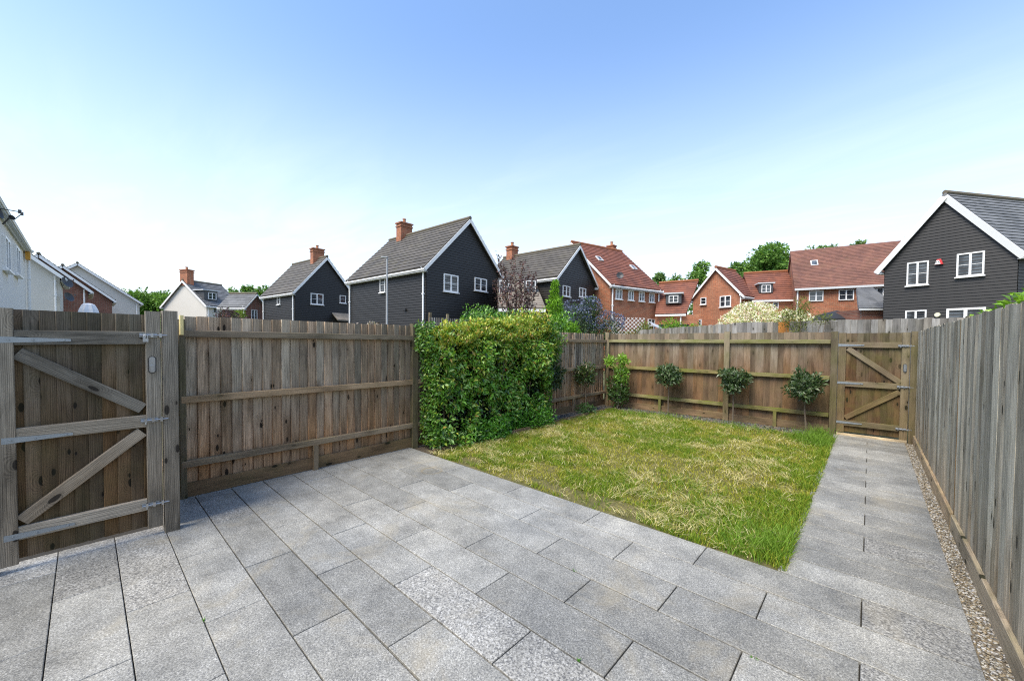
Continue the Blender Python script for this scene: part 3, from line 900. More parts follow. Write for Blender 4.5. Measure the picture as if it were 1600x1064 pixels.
# ---- alley fence beyond the back fence
af = thing('timber_fence', (-.5, 11.25, 0), 'grey alley fence rising behind the garden gate and back fence', 'fence')
boards(af, (0, 11.25, 0), (1, 0, 0), (0, -1, 0), -2.62, 4.2, .11, 0, 2.21, M_alley_board, matf=lambda u: M_new_board if -1.74 < u < -1.42 else M_alley_board, jit=.01)
for xx in (-2.6, -.2, 2.3): beam('post', (xx, 11.33, 0), (xx, 11.33, 2.2), .1, .1, (0, -1, 0), M_post, af)
for zz in (.4, 1.2, 2.0): beam('rail', (-2.6, 11.29, zz), (4.2, 11.29, zz), .07, .05, (0, -1, 0), M_rail_left, af)
af2 = thing('timber_fence', (-4.6, 12.8, 0), 'grey fence angling away beyond the far corner of the garden', 'fence')
dd = Vector((-4.3, 3.6, 0)); LL = dd.length; dd.normalize()
boards(af2, (-2.62, 11.25, 0), dd, Vector((-dd.y, dd.x, 0)) * 1.0, 0, LL, .11, 0, 2.19, M_alley_board, jit=.01)
for zz in (.4, 1.2, 2.0):
    beam('rail', Vector((-2.62, 11.3, zz)), Vector((-2.62, 11.3, zz)) + dd * LL, .07, .05, (-dd.y, dd.x, 0), M_rail_left, af2)

# ================================================================== HOUSES
def V2(p, z=0): return Vector((p[0], p[1], z))


def face_frame(P, Q, C):
    """frame of the vertical face P->Q (2D), outward normal away from C"""
    d = (V2(Q) - V2(P)); L = d.length; d.normalize()
    n = Vector((d.y, -d.x, 0))
    if n.dot(V2(P) - V2(C)) < 0: n = -n
    return V2(P), d, n, L


def window(parent, fr, u, z, w, h, style='two', sill=True, mat=None, name='window'):
    P, d, n, L = fr; up = Vector((0, 0, 1)); ax = (d, n, up)
    c = P + d * u + up * z
    fw = max(.042, min(w, h) * .072)
    mb = MB(); y0 = .035; dp = .07
    c0 = c + n * y0
    mb.box(c0 + up * (h / 2 - fw / 2), (w, dp, fw), 0, ax); mb.box(c0 - up * (h / 2 - fw / 2), (w, dp, fw), 0, ax)
    for s in (-1, 1): mb.box(c0 + d * s * (w / 2 - fw / 2), (fw, dp, h - 2 * fw), 0, ax)
    if style in ('two', 'three'):
        mb.box(c0, (fw * 1.3, dp, h - 2 * fw), 0, ax)
    nb = {'two': 2, 'one': 1, 'three': 2}[style]
    # slim glazing bars
    for k in range(nb):
        cx = (k - (nb - 1) / 2) * (w / nb)
        mb.box(c0 + d * cx - n * .012, (w / nb - fw * 1.6, dp * .5, fw * .35), 0, ax)
    o = mb.build(name, mat or M_upvc, parent)
    mp_ = MB()
    for k in range(nb):
        cx = (k - (nb - 1) / 2) * (w / nb)
        mp_.box(c + n * .018 + d * cx, (w / nb - fw * .8, .012, h - fw * 1.2), 0, ax)
    mp_.build('pane', M_glass, o)
    if sill:
        s_ = MB(); s_.box(c + n * .06 - up * (h / 2 + .025), (w + .08, .14, .05), 0, ax); s_.build('sill', M_upvc, o)
    return o


def clap_face(mb, fr, ze, tip=None, step=.13, z0=0.0, holes=()):
    """weatherboard courses on a face; tip=(u,z) of the gable apex"""
    P, d, n, L = fr; up = Vector((0, 0, 1))
    z = z0; top = tip[1] if tip else ze
    while z < top - .02:
        z1 = min(z + step, top)
        def span(zz):
            if not tip or zz <= ze: return 0.0, L
            f = (zz - ze) / (tip[1] - ze); return tip[0] * f, L + (tip[0] - L) * f
        a0, b0 = span(z); a1, b1 = span(z1)
        lo, hi = .030, .010
        mb.add([P + d * a0 + n * lo + up * z, P + d * b0 + n * lo + up * z, P + d * b1 + n * hi + up * z1, P + d * a1 + n * hi + up * z1,
                P + d * a0 + n * .0 + up * z, P + d * b0 + n * .0 + up * z], [(0, 1, 2, 3), (4, 5, 1, 0)])
        z = z1


def roof_slope(name, parent, E0, E1, R1, R0, mat, step=.28, thick=.10, lift=.03):
    """E0,E1 eave ends, R0,R1 ridge ends; stepped tile courses on a slab"""
    E0, E1, R0, R1 = Vector(E0), Vector(E1), Vector(R0), Vector(R1)
    nrm = (E1 - E0).cross(R0 - E0).normalized()
    if nrm.z < 0: nrm = -nrm
    mb = MB()
    mb.hexa([E0 - nrm * thick, E1 - nrm * thick, R1 - nrm * thick, R0 - nrm * thick, E0, E1, R1, R0])
    L = ((R0 - E0).length + (R1 - E1).length) / 2
    k = max(2, int(L / step))
    for i in range(k):
        s0, s1 = i / k, (i + 1) / k
        a, b_ = E0.lerp(R0, s0), E1.lerp(R1, s0); c_, d_ = E1.lerp(R1, s1), E0.lerp(R0, s1)
        mb.add([a + nrm * (lift + .004), b_ + nrm * (lift + .004), c_ + nrm * .006, d_ + nrm * .006, a + nrm * .001, b_ + nrm * .001], [(0, 1, 2, 3), (4, 5, 1, 0)])
    return mb.build(name, mat, parent)


def bar(mb, p0, p1, w, t_, nrm, mi=0):
    p0, p1, nrm = Vector(p0), Vector(p1), Vector(nrm)
    z = (p1 - p0).normalized(); y_ = (nrm - z * nrm.dot(z)).normalized(); x_ = y_.cross(z)
    mb.box((p0 + p1) / 2, (w, t_, (p1 - p0).length), mi, (x_, y_, z))


def chimney(parent, c, z0, z1, w=.75, dpt=.5, d=Vector((1, 0, 0)), pots=1, mat=None):
    n = Vector((-d.y, d.x, 0)); up = Vector((0, 0, 1)); ax = (d, n, up); c = V2(c)
    mb = MB()
    mb.box(c + up * (z0 + z1) / 2, (w, dpt, z1 - z0), 0, ax)
    mb.box(c + up * (z1 - .16), (w + .08, dpt + .08, .08), 0, ax)
    mb.box(c + up * (z1 + .04), (w + .12, dpt + .12, .08), 0, ax)
    o = mb.build('chimney', mat or M_brick, parent)
    p = MB(); p.tube(c + up * (z1 + .081), c + up * (z1 + .33), .11, .09, 10); p.tube(c + up * (z1 + .33), c + up * (z1 + .37), .12, .12, 10)
    p.build('chimney_pot', M_pot, o)


def house(label, a, b, v, ze, zr, wall, roof, ridge, cat='house', oh=.18, oe=.22, step=.28, clap=False, name='house', barge=M_upvc, bw=.16):
    a, b, v = V2(a), V2(b), V2(v); m = (a + b) / 2
    up = Vector((0, 0, 1)); cen = m + v / 2
    h = thing(name, (cen.x, cen.y, 0), label, cat)
    mb = MB()
    P = [a, b, b + v, a + v]
    vs = [p + up * -.1 for p in P] + [p + up * ze for p in P] + [m + up * zr, m + v + up * zr]
    mb.add(vs, [(0, 1, 5, 8, 4), (2, 3, 7, 9, 6), (1, 2, 6, 5), (3, 0, 4, 7), (4, 8, 9, 7), (5, 6, 9, 8), (0, 3, 2, 1)])
    mb.build('wall', wall, h)
    fr = {'g': face_frame(a, b, cen), 'a': face_frame(a, a + v, cen), 'b': face_frame(b, b + v, cen), 'h': face_frame(a + v, b + v, cen)}
    if clap:
        for k in 'gabh':
            mb = MB(); L = fr[k][3]
            clap_face(mb, fr[k], ze, (L / 2, zr) if k in 'gh' else None)
            mb.build('weatherboards', wall, h, kind='stuff')
    vd = v.normalized()
    for s, e, ln in ((a, b, 'a'), (b, a, 'b')):
        out = (s - m); W = out.length; out.normalize()
        drop = (zr - ze) / W
        E = s + out * oe + up * (ze - drop * oe + .10)
        Rr = m + up * (zr + .10)
        E0, E1 = E - vd * oh, E + v + vd * oh
        R0, R1 = Rr - vd * oh, Rr + v + vd * oh
        roof_slope('roof_slope', h, E0, E1, R1, R0, roof, step)
        # barge boards on both gables
        for (e_, r_, sg) in ((E0, R0, -1), (E1, R1, 1)):
            mb = MB(); dn = up * (bw / 2 + .05)
            bar(mb, e_ + vd * sg * .016 - dn, r_ + vd * sg * .016 - dn, bw, .03, vd)
            mb.build('bargeboard', barge, h)
        # gutter and fascia
        mb = MB(); gz = E.z - .16
        g0, g1_ = V2(E0, gz), V2(E1, gz)
        bar(mb, g0 - out * .06, g1_ - out * .06, .03, .15, up)
        mb.tube(V2(E0, gz + .03) + out * .02, V2(E1, gz + .03) + out * .02, .055, n=8)
        mb.build('gutter', barge, h)
        mb = MB()
        bar(mb, g0 - out * .07 - up * .06, g1_ - out * .07 - up * .06, .22, .02, up)
        mb.build('soffit', M_soffit, h)
    mb = MB(); mb.tube(m + up * (zr + .12) - vd * oh, m + v + up * (zr + .12) + vd * oh, .10, n=8); mb.build('ridge', ridge, h)
    return h, fr


def downpipe(h, fr, u, z1, z0=0.0):
    P, d, n, L = fr; up = Vector((0, 0, 1)); c = P + d * u + n * .09
    mb = MB(); mb.tube(c + up * z0, c + up * (z1 - .15), .045, n=8); mb.tube(c + up * (z1 - .15), c + n * .12 + up * (z1 + .02), .045, n=8)
    for zz in (1.2, 2.6, 4.0):
        if zz < z1: mb.box(c + up * zz, (.12, .10, .05), 0, (d, n, up))
    mb.build('downpipe', M_upvc, h)


def skylight(h, c, d, upslope, w, hh):
    c, d, s = Vector(c), Vector(d).normalized(), Vector(upslope).normalized(); n = d.cross(s).normalized()
    if n.z < 0: n = -n
    mb = MB()
    for sg in (-1, 1):
        mb.box(c + d * sg * (w / 2 - .03) + n * .05, (.06, hh, .07), 0, (d, s, n)); mb.box(c + s * sg * (hh / 2 - .03) + n * .05, (w - .12, .06, .07), 0, (d, s, n))
    o = mb.build('skylight', M_soffit, h)
    mb = MB(); mb.box(c + n * .055, (w - .1, hh - .1, .03), 0, (d, s, n)); mb.build('pane', M_glass, o)


def dish(h, c, aim, r=.28):
    c, aim = Vector(c), Vector(aim).normalized()
    u = aim.orthogonal().normalized(); w = aim.cross(u); N = 16
    mb = MB(); vs = []
    for q, dep in ((.0, -.10), (.5, -.075), (1.0, 0)):
        for k in range(N):
            a = 2 * math.pi * k / N; vs.append(c + (u * math.cos(a) + w * math.sin(a)) * r * max(q, .02) + aim * dep)
    for q, dep in ((1.0, -.01), (.0, -.115)):
        for k in range(N):
            a = 2 * math.pi * k / N; vs.append(c + (u * math.cos(a) + w * math.sin(a)) * r * max(q, .02) + aim * dep)
    fs = []
    for j in range(4):
        for k in range(N): fs.append((j * N + k, j * N + (k + 1) % N, (j + 1) * N + (k + 1) % N, (j + 1) * N + k))
    mb.add(vs, fs)
    mb.tube(c - aim * .1, c - aim * .28 - Vector((0, 0, .1)), .02, n=6)
    mb.tube(c - w * r * .9, c + aim * .28, .01, n=6); mb.box(c + aim * .3, (.05, .05, .08))
    mb.build('satellite_dish', M_dish, h)


def dormer(h, P, d, out, u, z, w, hh, depth, wallm=None):
    """flat roofed dormer on face line P+d*u"""
    up = Vector((0, 0, 1)); ax = (d, out, up); c = P + d * u - out * (depth / 2) + up * z
    mb = MB(); mb.box(c, (w, depth, hh), 0, ax); o = mb.build('dormer', wallm or M_dish, h)
    mb = MB(); mb.box(c + up * (hh / 2 + .05) + out * .06, (w + .3, depth + .2, .10), 0, ax); mb.build('dormer_roof', M_soffit, o)
    return (P + V2((0, 0)) , d, out, 1.0)


# A: big black boarded house left of centre
hA, fA = house('large black weatherboarded house with brick chimney, nearest behind the clipped hedge', (-16.07, 11.25), (-16.36, 16.84), (-7.24, -.38), 5.4, 8.22, M_clap, M_tile_brown, M_ridge, clap=True, step=.30)
window(hA, fA['g'], 1.56, 4.69, .99, .9); window(hA, fA['g'], 3.76, 4.88, .97, .72); window(hA, fA['a'], 3.72, 4.75, .50, .83, 'one')
downpipe(hA, fA['a'], .12, 5.3); downpipe(hA, fA['a'], 7.2, 5.3)
chimney(hA, (-16.215 - 7.24 * .80, 14.045 - .38 * .80), 7.9, 9.05, .8, .55, Vector((0, 1, 0)))
mb = MB(); mb.box((-17.7, 11.10, 3.3), (.16, .06, .12)); mb.build('vent', M_blackm, hA)
# B
hB, fB = house('smaller black weatherboarded house further left with small square window', (-31.41, 10.48), (-31.90, 15.15), (-5.37, -.56), 5.4, 8.14, M_clap, M_tile_brown, M_ridge, clap=True, step=.34)
window(hB, fB['g'], 1.60, 4.87, .98, .84); window(hB, fB['g'], 3.70, 5.05, .52, .62, 'one'); window(hB, fB['a'], 2.6, 4.83, .5, .78, 'one')
downpipe(hB, fB['a'], .15, 5.3); downpipe(hB, fB['a'], 5.3, 5.3)
chimney(hB, (-31.655 - 5.37 * .25, 12.81 - .56 * .25), 7.7, 8.95, .85, .6, Vector((0, 1, 0)))
P, d_, n_, L_ = fB['g']
mb = MB(); c0 = P + d_ * 3.6
A_ = c0 + Vector((0, 0, 3.85)); 
mb.hexa([c0 - d_ * .8 + n_ * .03 + Vector((0, 0, 3.82)), c0 + d_ * .8 + n_ * .03 + Vector((0, 0, 3.82)), c0 + d_ * .8 + n_ * .9 + Vector((0, 0, 3.25)), c0 - d_ * .8 + n_ * .9 + Vector((0, 0, 3.25)),
         c0 - d_ * .8 + n_ * .03 + Vector((0, 0, 3.92)), c0 + d_ * .8 + n_ * .03 + Vector((0, 0, 3.92)), c0 + d_ * .8 + n_ * .9 + Vector((0, 0, 3.35)), c0 - d_ * .8 + n_ * .9 + Vector((0, 0, 3.35))])
mb.build('porch_canopy', M_tile_pale, hB)
# C
hC, fC = house('black boarded house with tiled roof behind the dark purple tree', (-12.86, 17.62), (-13.09, 21.96), (-5.6, -.29), 5.4, 7.36, M_clap, M_tile_brown, M_ridge, clap=True, step=.26, bw=.13)
window(hC, fC['g'], .91, 4.61, .78, .60); window(hC, fC['g'], 2.77, 4.72, .78, .56); 
chimney(hC, (-12.975 - 5.6 * .90, 19.79 - .29 * .90), 6.9, 8.05, .62, .5, Vector((0, 1, 0)))
TL, TR, BR, BL = (-16.89, 16.95), (-15.14, 18.4), (-11.28, 14.57), (-12.86, 13.04)
roof_slope('lower_roof', hC, V2(BL, 3.3), V2(BR, 3.3), V2(TR, 5.5), V2(TL, 5.5), M_tile_pale, .34)
mb = MB(); mb.hexa([V2(BL, 0), V2(BR, 0), V2(TR, 0), V2(TL, 0), V2(BL, 3.15), V2(BR, 3.15), V2(TR, 5.2), V2(TL, 5.2)]); mb.build('lower_wall', M_clap, hC)
mb = MB(); dq = (V2(BR) - V2(BL)).normalized(); nq = Vector((dq.y, -dq.x, 0)); bar(mb, V2(BL, 3.16) + nq * .05, V2(BR, 3.16) + nq * .05, .14, .06, nq); mb.build('fascia', M_upvc, hC)
frl = (V2(TL).lerp(V2(BL), .55), dq, nq, 2.2)
for u_ in (.35, 1.75):
    mb = MB(); c_ = frl[0] + dq * u_ + Vector((0, 0, 4.6)) - nq * .45; mb.box(c_, (.66, .9, .95), 0, (dq, nq, Vector((0, 0, 1)))); dm = mb.build('dormer', M_dish, hC)
    window(hC, (frl[0], dq, nq, 2.2), u_, 4.6, .52, .70, 'two')
# D brick
hD, fD = house('tall red brick house with red tiled roof and a row of four windows', (-18.70, 23.74), (-11.94, 21.93), (1.20, 4.49), 5.4, 8.52, M_brick, M_tile_red, M_ridge_red, step=.22, bw=.13)
for u_, w_ in ((.71, .56), (1.83, .49), (2.86, .49), (3.88, .49)): window(hD, fD['b'], u_, 4.74, w_, .62)
window(hD, fD['b'], 3.9, 3.1, .7, .45)
downpipe(hD, fD['b'], .1, 5.3); downpipe(hD, fD['b'], 4.55, 5.3)
mD = Vector(((-18.70 - 11.94) / 2, (23.74 + 21.93) / 2, 0)); sl = (Vector((-11.94, 21.93, 5.5)) - (mD + Vector((0, 0, 8.62))))
for tt, ss in ((.22, .42), (.86, .52)):
    c_ = mD + Vector((0, 0, 8.64)) + Vector((1.2, 4.49, 0)) * tt + sl * ss
    skylight(hD, c_, (1.2, 4.49, 0), -sl, .42, .5)
dish(hD, (-11.45, 22.2, 5.85), (.6, -.75, .3), .22)
chimney(hD, (-14.6, 26.9), 7.8, 8.95, .5, .45, mat=M_brick)
# H5 low wing with dormer
h5 = thing('house_wing', (-9.6, 26.4, 0), 'low brick wing with steep red roof and grey dormer left of brick gable', 'house')
a5, b5 = V2((-10.55, 25.48)), V2((-8.78, 26.04)); d5 = (b5 - a5).normalized(); n5 = Vector((d5.y, -d5.x, 0))
mb = MB(); q = [a5, b5 + d5 * .75, b5 + d5 * .75 - n5 * 4, a5 - n5 * 4]; mb.hexa([p + Vector((0, 0, 0)) for p in q] + [p + Vector((0, 0, 3.55)) for p in q]); mb.build('wall', M_brick, h5)
roof_slope('roof_slope', h5, a5 + n5 * .15 + Vector((0, 0, 3.62)), b5 + n5 * .15 + Vector((0, 0, 3.62)), b5 - n5 * 2.3 + d5 * .7 + Vector((0, 0, 6.0)), a5 - n5 * 2.3 + Vector((0, 0, 5.93)), M_tile_red, .22)
roof_slope('roof_slope', h5, a5 - n5 * 4.8 + Vector((0, 0, 3.6)), b5 - n5 * 4.8 + Vector((0, 0, 3.6)), b5 - n5 * 2.3 + Vector((0, 0, 5.93)), a5 - n5 * 2.3 + Vector((0, 0, 5.93)), M_tile_red, .22)
mb = MB(); bar(mb, a5 + n5 * .2 + Vector((0, 0, 3.52)), b5 + n5 * .2 + Vector((0, 0, 3.52)), .12, .06, n5); mb.build('gutter', M_upvc, h5)
mb = MB(); mb.tube(a5 - n5 * 2.3 + Vector((0, 0, 6.0)), b5 - n5 * 2.3 + d5 * .7 + Vector((0, 0, 6.05)), .09, n=8); mb.build('ridge', M_ridge_red, h5)
mb = MB(); mb.box(a5 + d5 * 1.08 - n5 * .9 + Vector((0, 0, 4.62)), (.95, 1.2, .62), 0, (d5, n5, Vector((0, 0, 1)))); dm = mb.build('dormer', M_dish, h5)
mb = MB(); mb.box(a5 + d5 * 1.08 - n5 * .85 + Vector((0, 0, 4.98)), (1.2, 1.35, .08), 0, (d5, n5, Vector((0, 0, 1)))); mb.build('dormer_roof', M_soffit, dm)
window(h5, (a5 - n5 * .30, d5, n5, 2), 1.08, 4.6, .58, .48, sill=False)
downpipe(h5, (a5, d5, n5, 2), 1.55, 3.5)
# H6 brick gable
h6, f6 = house('red brick gabled house with white bargeboards right of low dormer wing', (-10.21, 31.77), (-6.67, 30.89), (.58, 2.33), 5.2, 7.21, M_brick, M_tile_red, M_ridge_red, step=.22, bw=.13)
window(h6, f6['g'], .87, 4.92, .44, .52, 'one'); window(h6, f6['g'], 2.52, 4.76, .80, .80); window(h6, f6['g'], .5, 3.3, .5, .5, 'one')
downpipe(h6, f6['g'], 3.6, 5.1); downpipe(h6, f6['b'], 2.3, 5.1)
# H7 wing with dormer between
h7 = thing('house_wing', (-4.9, 33.6, 0), 'brick wing with red roof and small dormer behind the pale variegated shrubs', 'house')
a7, b7 = V2((-6.30, 31.87)), V2((-3.70, 33.09)); d7 = (b7 - a7).normalized(); n7 = Vector((d7.y, -d7.x, 0)); U = Vector((0, 0, 1))
mb = MB(); q = [a7, b7, b7 - n7 * 4, a7 - n7 * 4]; mb.hexa([p for p in q] + [p + U * 4.7 for p in q]); mb.build('wall', M_brick, h7)
roof_slope('roof_slope', h7, a7 + n7 * .15 + U * 4.8, b7 + n7 * .15 + U * 4.8, b7 - n7 * 2.2 + U * 7.08, a7 - n7 * 2.2 + U * 7.03, M_tile_red, .22)
roof_slope('roof_slope', h7, a7 - n7 * 4.6 + U * 4.8, b7 - n7 * 4.6 + U * 4.8, b7 - n7 * 2.2 + U * 7.05, a7 - n7 * 2.2 + U * 7.0, M_tile_red, .22)
mb = MB(); bar(mb, a7 + n7 * .2 + U * 4.72, b7 + n7 * .2 + U * 4.72, .12, .06, n7); mb.build('gutter', M_upvc, h7)
mb = MB(); mb.tube(a7 - n7 * 2.2 + U * 7.08, b7 - n7 * 2.2 + U * 7.13, .09, n=8); mb.build('ridge', M_ridge_red, h7)
mb = MB(); mb.box(a7 + d7 * .98 - n7 * .9 + U * 5.66, (.85, 1.2, .64), 0, (d7, n7, U)); dm = mb.build('dormer', M_dish, h7)
mb = MB(); mb.box(a7 + d7 * .98 - n7 * .85 + U * 6.02, (1.05, 1.35, .08), 0, (d7, n7, U)); mb.build('dormer_roof', M_soffit, dm)
window(h7, (a7 - n7 * .30, d7, n7, 2), .98, 5.62, .58, .54, sill=False); window(h7, (a7, d7, n7, 2), 1.5, 4.42, .34, .42, 'one', sill=False)
# H8 long brick range
a8 = V2((-3.667, 31.46)); b8 = V2((2.19, 32.77)); d8 = (b8 - a8).normalized(); n8 = Vector((d8.y, -d8.x, 0))
h8 = thing('house', (-.8, 34, 0), 'long red brick house with big plain dull red roof and a skylight', 'house')
q = [a8, b8, b8 - n8 * 6, a8 - n8 * 6]
mb = MB(); rz = 8.35; m0, m1 = a8 - n8 * 3, b8 - n8 * 3
mb.add([p for p in q] + [p + U * 5.3 for p in q] + [m0 + U * rz, m1 + U * rz], [(0, 1, 5, 4), (1, 2, 6, 9, 5), (2, 3, 7, 6), (3, 0, 4, 8, 7), (4, 5, 9, 8), (6, 7, 8, 9)]); mb.build('wall', M_brick, h8)
roof_slope('roof_slope', h8, a8 + n8 * .2 - d8 * .1 + U * 5.28, b8 + n8 * .2 + U * 5.28, m1 + U * (rz + .12), m0 - d8 * .1 + U * (rz + .06), M_tile_dull, .16, lift=.02)
roof_slope('roof_slope', h8, a8 - n8 * 6.2 - d8 * .1 + U * 5.28, b8 - n8 * 6.2 + U * 5.28, m1 + U * (rz + .12), m0 - d8 * .1 + U * (rz + .06), M_tile_dull, .16, lift=.02)
mb = MB(); bar(mb, a8 + n8 * .26 - d8 * .1 + U * 5.26, b8 + n8 * .26 + U * 5.26, .13, .08, n8); mb.build('gutter', M_soffit, h8)
f8 = (a8, d8, n8, 6)
for u_, w_ in ((1.05, .74), (2.55, .74), (3.98, .62)): window(h8, f8, u_, 4.81, w_, .66, sill=False)
downpipe(h8, f8, .08, 5.2)
sl8 = (m0 + U * rz) - (a8 + U * 5.28)
skylight(h8, a8 + U * 5.36 + d8 * 1.15 + sl8 * .60, d8, sl8, .40, .55)
# lean-to in front of H8
hl = thing('lean_to', (0, 27.2, 0), 'small brick lean-to with grey slate roof left of right black house', 'outbuilding')
pl, pr_ = V2((-.55, 26.3)), V2((.9, 27.4)); dl_ = (pr_ - pl).normalized(); nl_ = Vector((dl_.y, -dl_.x, 0))
mb = MB(); q = [pl + dl_ * .25, pr_, pr_ - nl_ * 2.5, pl + dl_ * .25 - nl_ * 2.5]; mb.hexa([p for p in q] + [p + U * 3.5 for p in q]); mb.build('wall', M_brick2, hl)
roof_slope('roof_slope', hl, pl + U * 3.55 + nl_ * .15, pr_ + U * 3.55 + nl_ * .15, pr_ - nl_ * 1.4 + U * 4.75, pl + dl_ * 1.0 - nl_ * 1.4 + U * 4.75, M_slate, .2, lift=.012)
mb = MB(); bar(mb, pl + nl_ * .18 + U * 3.47, pr_ + nl_ * .18 + U * 3.47, .10, .05, nl_); mb.build('gutter', M_soffit, hl)
# R right black house
hR, fR = house('black weatherboarded house at the right with alarm box and grey slate roof', (.44, 25.73), (4.19, 24.57), (4.6, 6.1), 5.5, 8.16, M_clap, M_slate, M_ridge, clap=True, step=.2, bw=.24, oh=.15)
gR = fR['g']
window(hR, gR, 1.13, 4.93, .70, 1.05); window(hR, gR, 2.70, 5.08, .77, .98); window(hR, gR, 1.12, 2.9, .69, .75); window(hR, gR, 2.62, 2.55, 1.1, 1.45)
P, d_, n_, L_ = gR
al = thing('alarm_box', tuple(P + d_ * 1.82 + n_ * .1 + U * 5.2), 'red and white burglar alarm box on right black house gable', 'alarm box')
mb = MB(); c_ = P + d_ * 1.80 + n_ * .035 + U * 5.22
tri = lambda w0, w1, z0_, z1_, off, t_, s=.85: [x for x in _tri(w0 * s, w1 * s, z0_ * s, z1_ * s, off, t_)]
_tri = lambda w0, w1, z0_, z1_, off, t_: [c_ - d_ * w0 + U * z0_ + n_ * off, c_ + d_ * w0 + U * z0_ + n_ * off, c_ + d_ * w0 + U * z0_ + n_ * (off + t_), c_ - d_ * w0 + U * z0_ + n_ * (off + t_),
                                        c_ - d_ * w1 + U * z1_ + n_ * off, c_ + d_ * w1 + U * z1_ + n_ * off, c_ + d_ * w1 + U * z1_ + n_ * (off + t_ * .8), c_ - d_ * w1 + U * z1_ + n_ * (off + t_ * .8)]
mb.hexa(tri(.15, .07, 0, .27, 0, .09)); mb.build('body', M_red, al)
c_ = c_ - d_ * .03
mb = MB(); mb.hexa(tri(.105, .045, .01, .21, .088, .02)); mb.build('face_plate', M_white, al)
mb = MB()
for s_ in (-1, 1):
    bar(mb, c_ + d_ * (s_ * .055) + U * .06 + n_ * .113, c_ + d_ * (s_ * .025) + U * .13 + n_ * .108, .02, .006, n_)
mb.build('lettering', M_blackm, al)
mb = MB(); c_ = P + d_ * 1.80 + n_ * .04 + U * 3.03
mb.tube(c_, c_ + n_ * .06, .10, .085, 16); o = mb.build('wall_lamp', flat_mat('lamp_glass', (.72, .70, .52), .4), None, 'round cream wall lamp on the right black house', 'wall lamp')
# left row --------------------------------------------------------
hL1, fL1 = house('white rendered house at far left edge with tall window under the eaves', (-24.67, -7.2), (-24.67, -1.55), (11.0, 0.0), 5.25, 8.1, M_wrender, M_slate, M_ridge, oe=.12)
window(hL1, fL1['b'], 3.25, 4.25, 1.15, .95, 'two'); window(hL1, fL1['b'], 5.9, 4.1, 1.1, .95, 'two')
downpipe(hL1, fL1['b'], .12, 5.1)
mb = MB(); mb.box((-24.25, -1.45, 4.85), (.35, .12, .3)); mb.build('alarm_box', M_yellow, hL1)
dish(hL1, (-14.6, -1.26, 4.5), (.2, .9, .2), .15); dish(hL1, (-17.4, -1.3, 4.95), (.7, .6, .3), .07)
hL2, fL2 = house('cream gabled house with dishes on its corner next to white house', (-32.90, -5.9), (-32.90, -.89), (-4.5, 0), 5.1, 7.35, M_render, M_ridge, M_ridge, step=.3, oh=.3)
downpipe(hL2, fL2['g'], 4.85, 5.0)
dish(hL2, (-32.5, -.6, 4.75), (.5, .6, .3), .30); dish(hL2, (-32.5, -.55, 3.95), (.5, .6, .3), .26)
hB1, fB1 = house('red brick gabled terrace house, nearer of the two beyond cream house', (-40.35, -4.1), (-40.35, .17), (-4.5, 0), 5.1, 7.05, M_brick2, M_ridge, M_ridge, step=.3, oh=.3)
downpipe(hB1, fB1['g'], 4.1, 5.0)
hB2, fB2 = house('red brick gabled terrace house, farther one in front of cream gable', (-48.65, -3.9), (-48.65, 1.62), (-4.5, 0), 5.1, 7.5, M_brick2, M_ridge, M_ridge, step=.3, oh=.3)
hC2, fC2 = house('large plain cream gable at the end of the left terrace', (-55.6, -4.6), (-55.6, 3.82), (-5, 0), 5.45, 8.7, M_render, M_ridge, M_ridge, step=.3, oh=.3)
downpipe(hC2, fC2['g'], 8.2, 5.3)
# W white cottage and brick wing
hW, fW = house('white rendered cottage with brick chimney and grey slate roof', (-51.87, 5.30), (-46.52, 7.79), (-1.44, 3.08), 5.0, 7.31, M_render, M_slate, M_ridge, step=.25)
chimney(hW, (-49.2, 6.75), 6.9, 8.35, 1.0, .6, Vector((.9, .42, 0)))
Pw, dw, nw, Lw = fW['b']
mb = MB(); mb.box(Pw + dw * .7 - nw * 1.1 + U * 5.95, (1.25, 1.4, .85), 0, (dw, nw, U)); dm = mb.build('dormer', M_dish, hW)
mb = MB(); mb.box(Pw + dw * .7 - nw * 1.05 + U * 6.42, (1.6, 1.6, .08), 0, (dw, nw, U)); mb.build('dormer_roof', M_soffit, dm)
window(hW, (Pw - nw * .40, dw, nw, 3), .8, 5.9, .75, .65, sill=False)
window(hW, fW['b'], .75, 4.5, .4, .45, 'one', sill=False); window(hW, fW['b'], 1.75, 4.5, .4, .45, 'one', sill=False); downpipe(hW, fW['b'], .1, 4.9)
hW2, fW2 = house('low red brick wing with slate roof joined to white cottage', (-39.22, 9.23), (-40.01, 10.85), (-1.75, -1.32), 4.6, 5.62, M_brick2, M_slate, M_ridge, step=.25, bw=.1)
window(hW2, fW2['g'], .75, 3.8, .55, 1.0, sill=False); downpipe(hW2, fW2['a'], .1, 4.5)

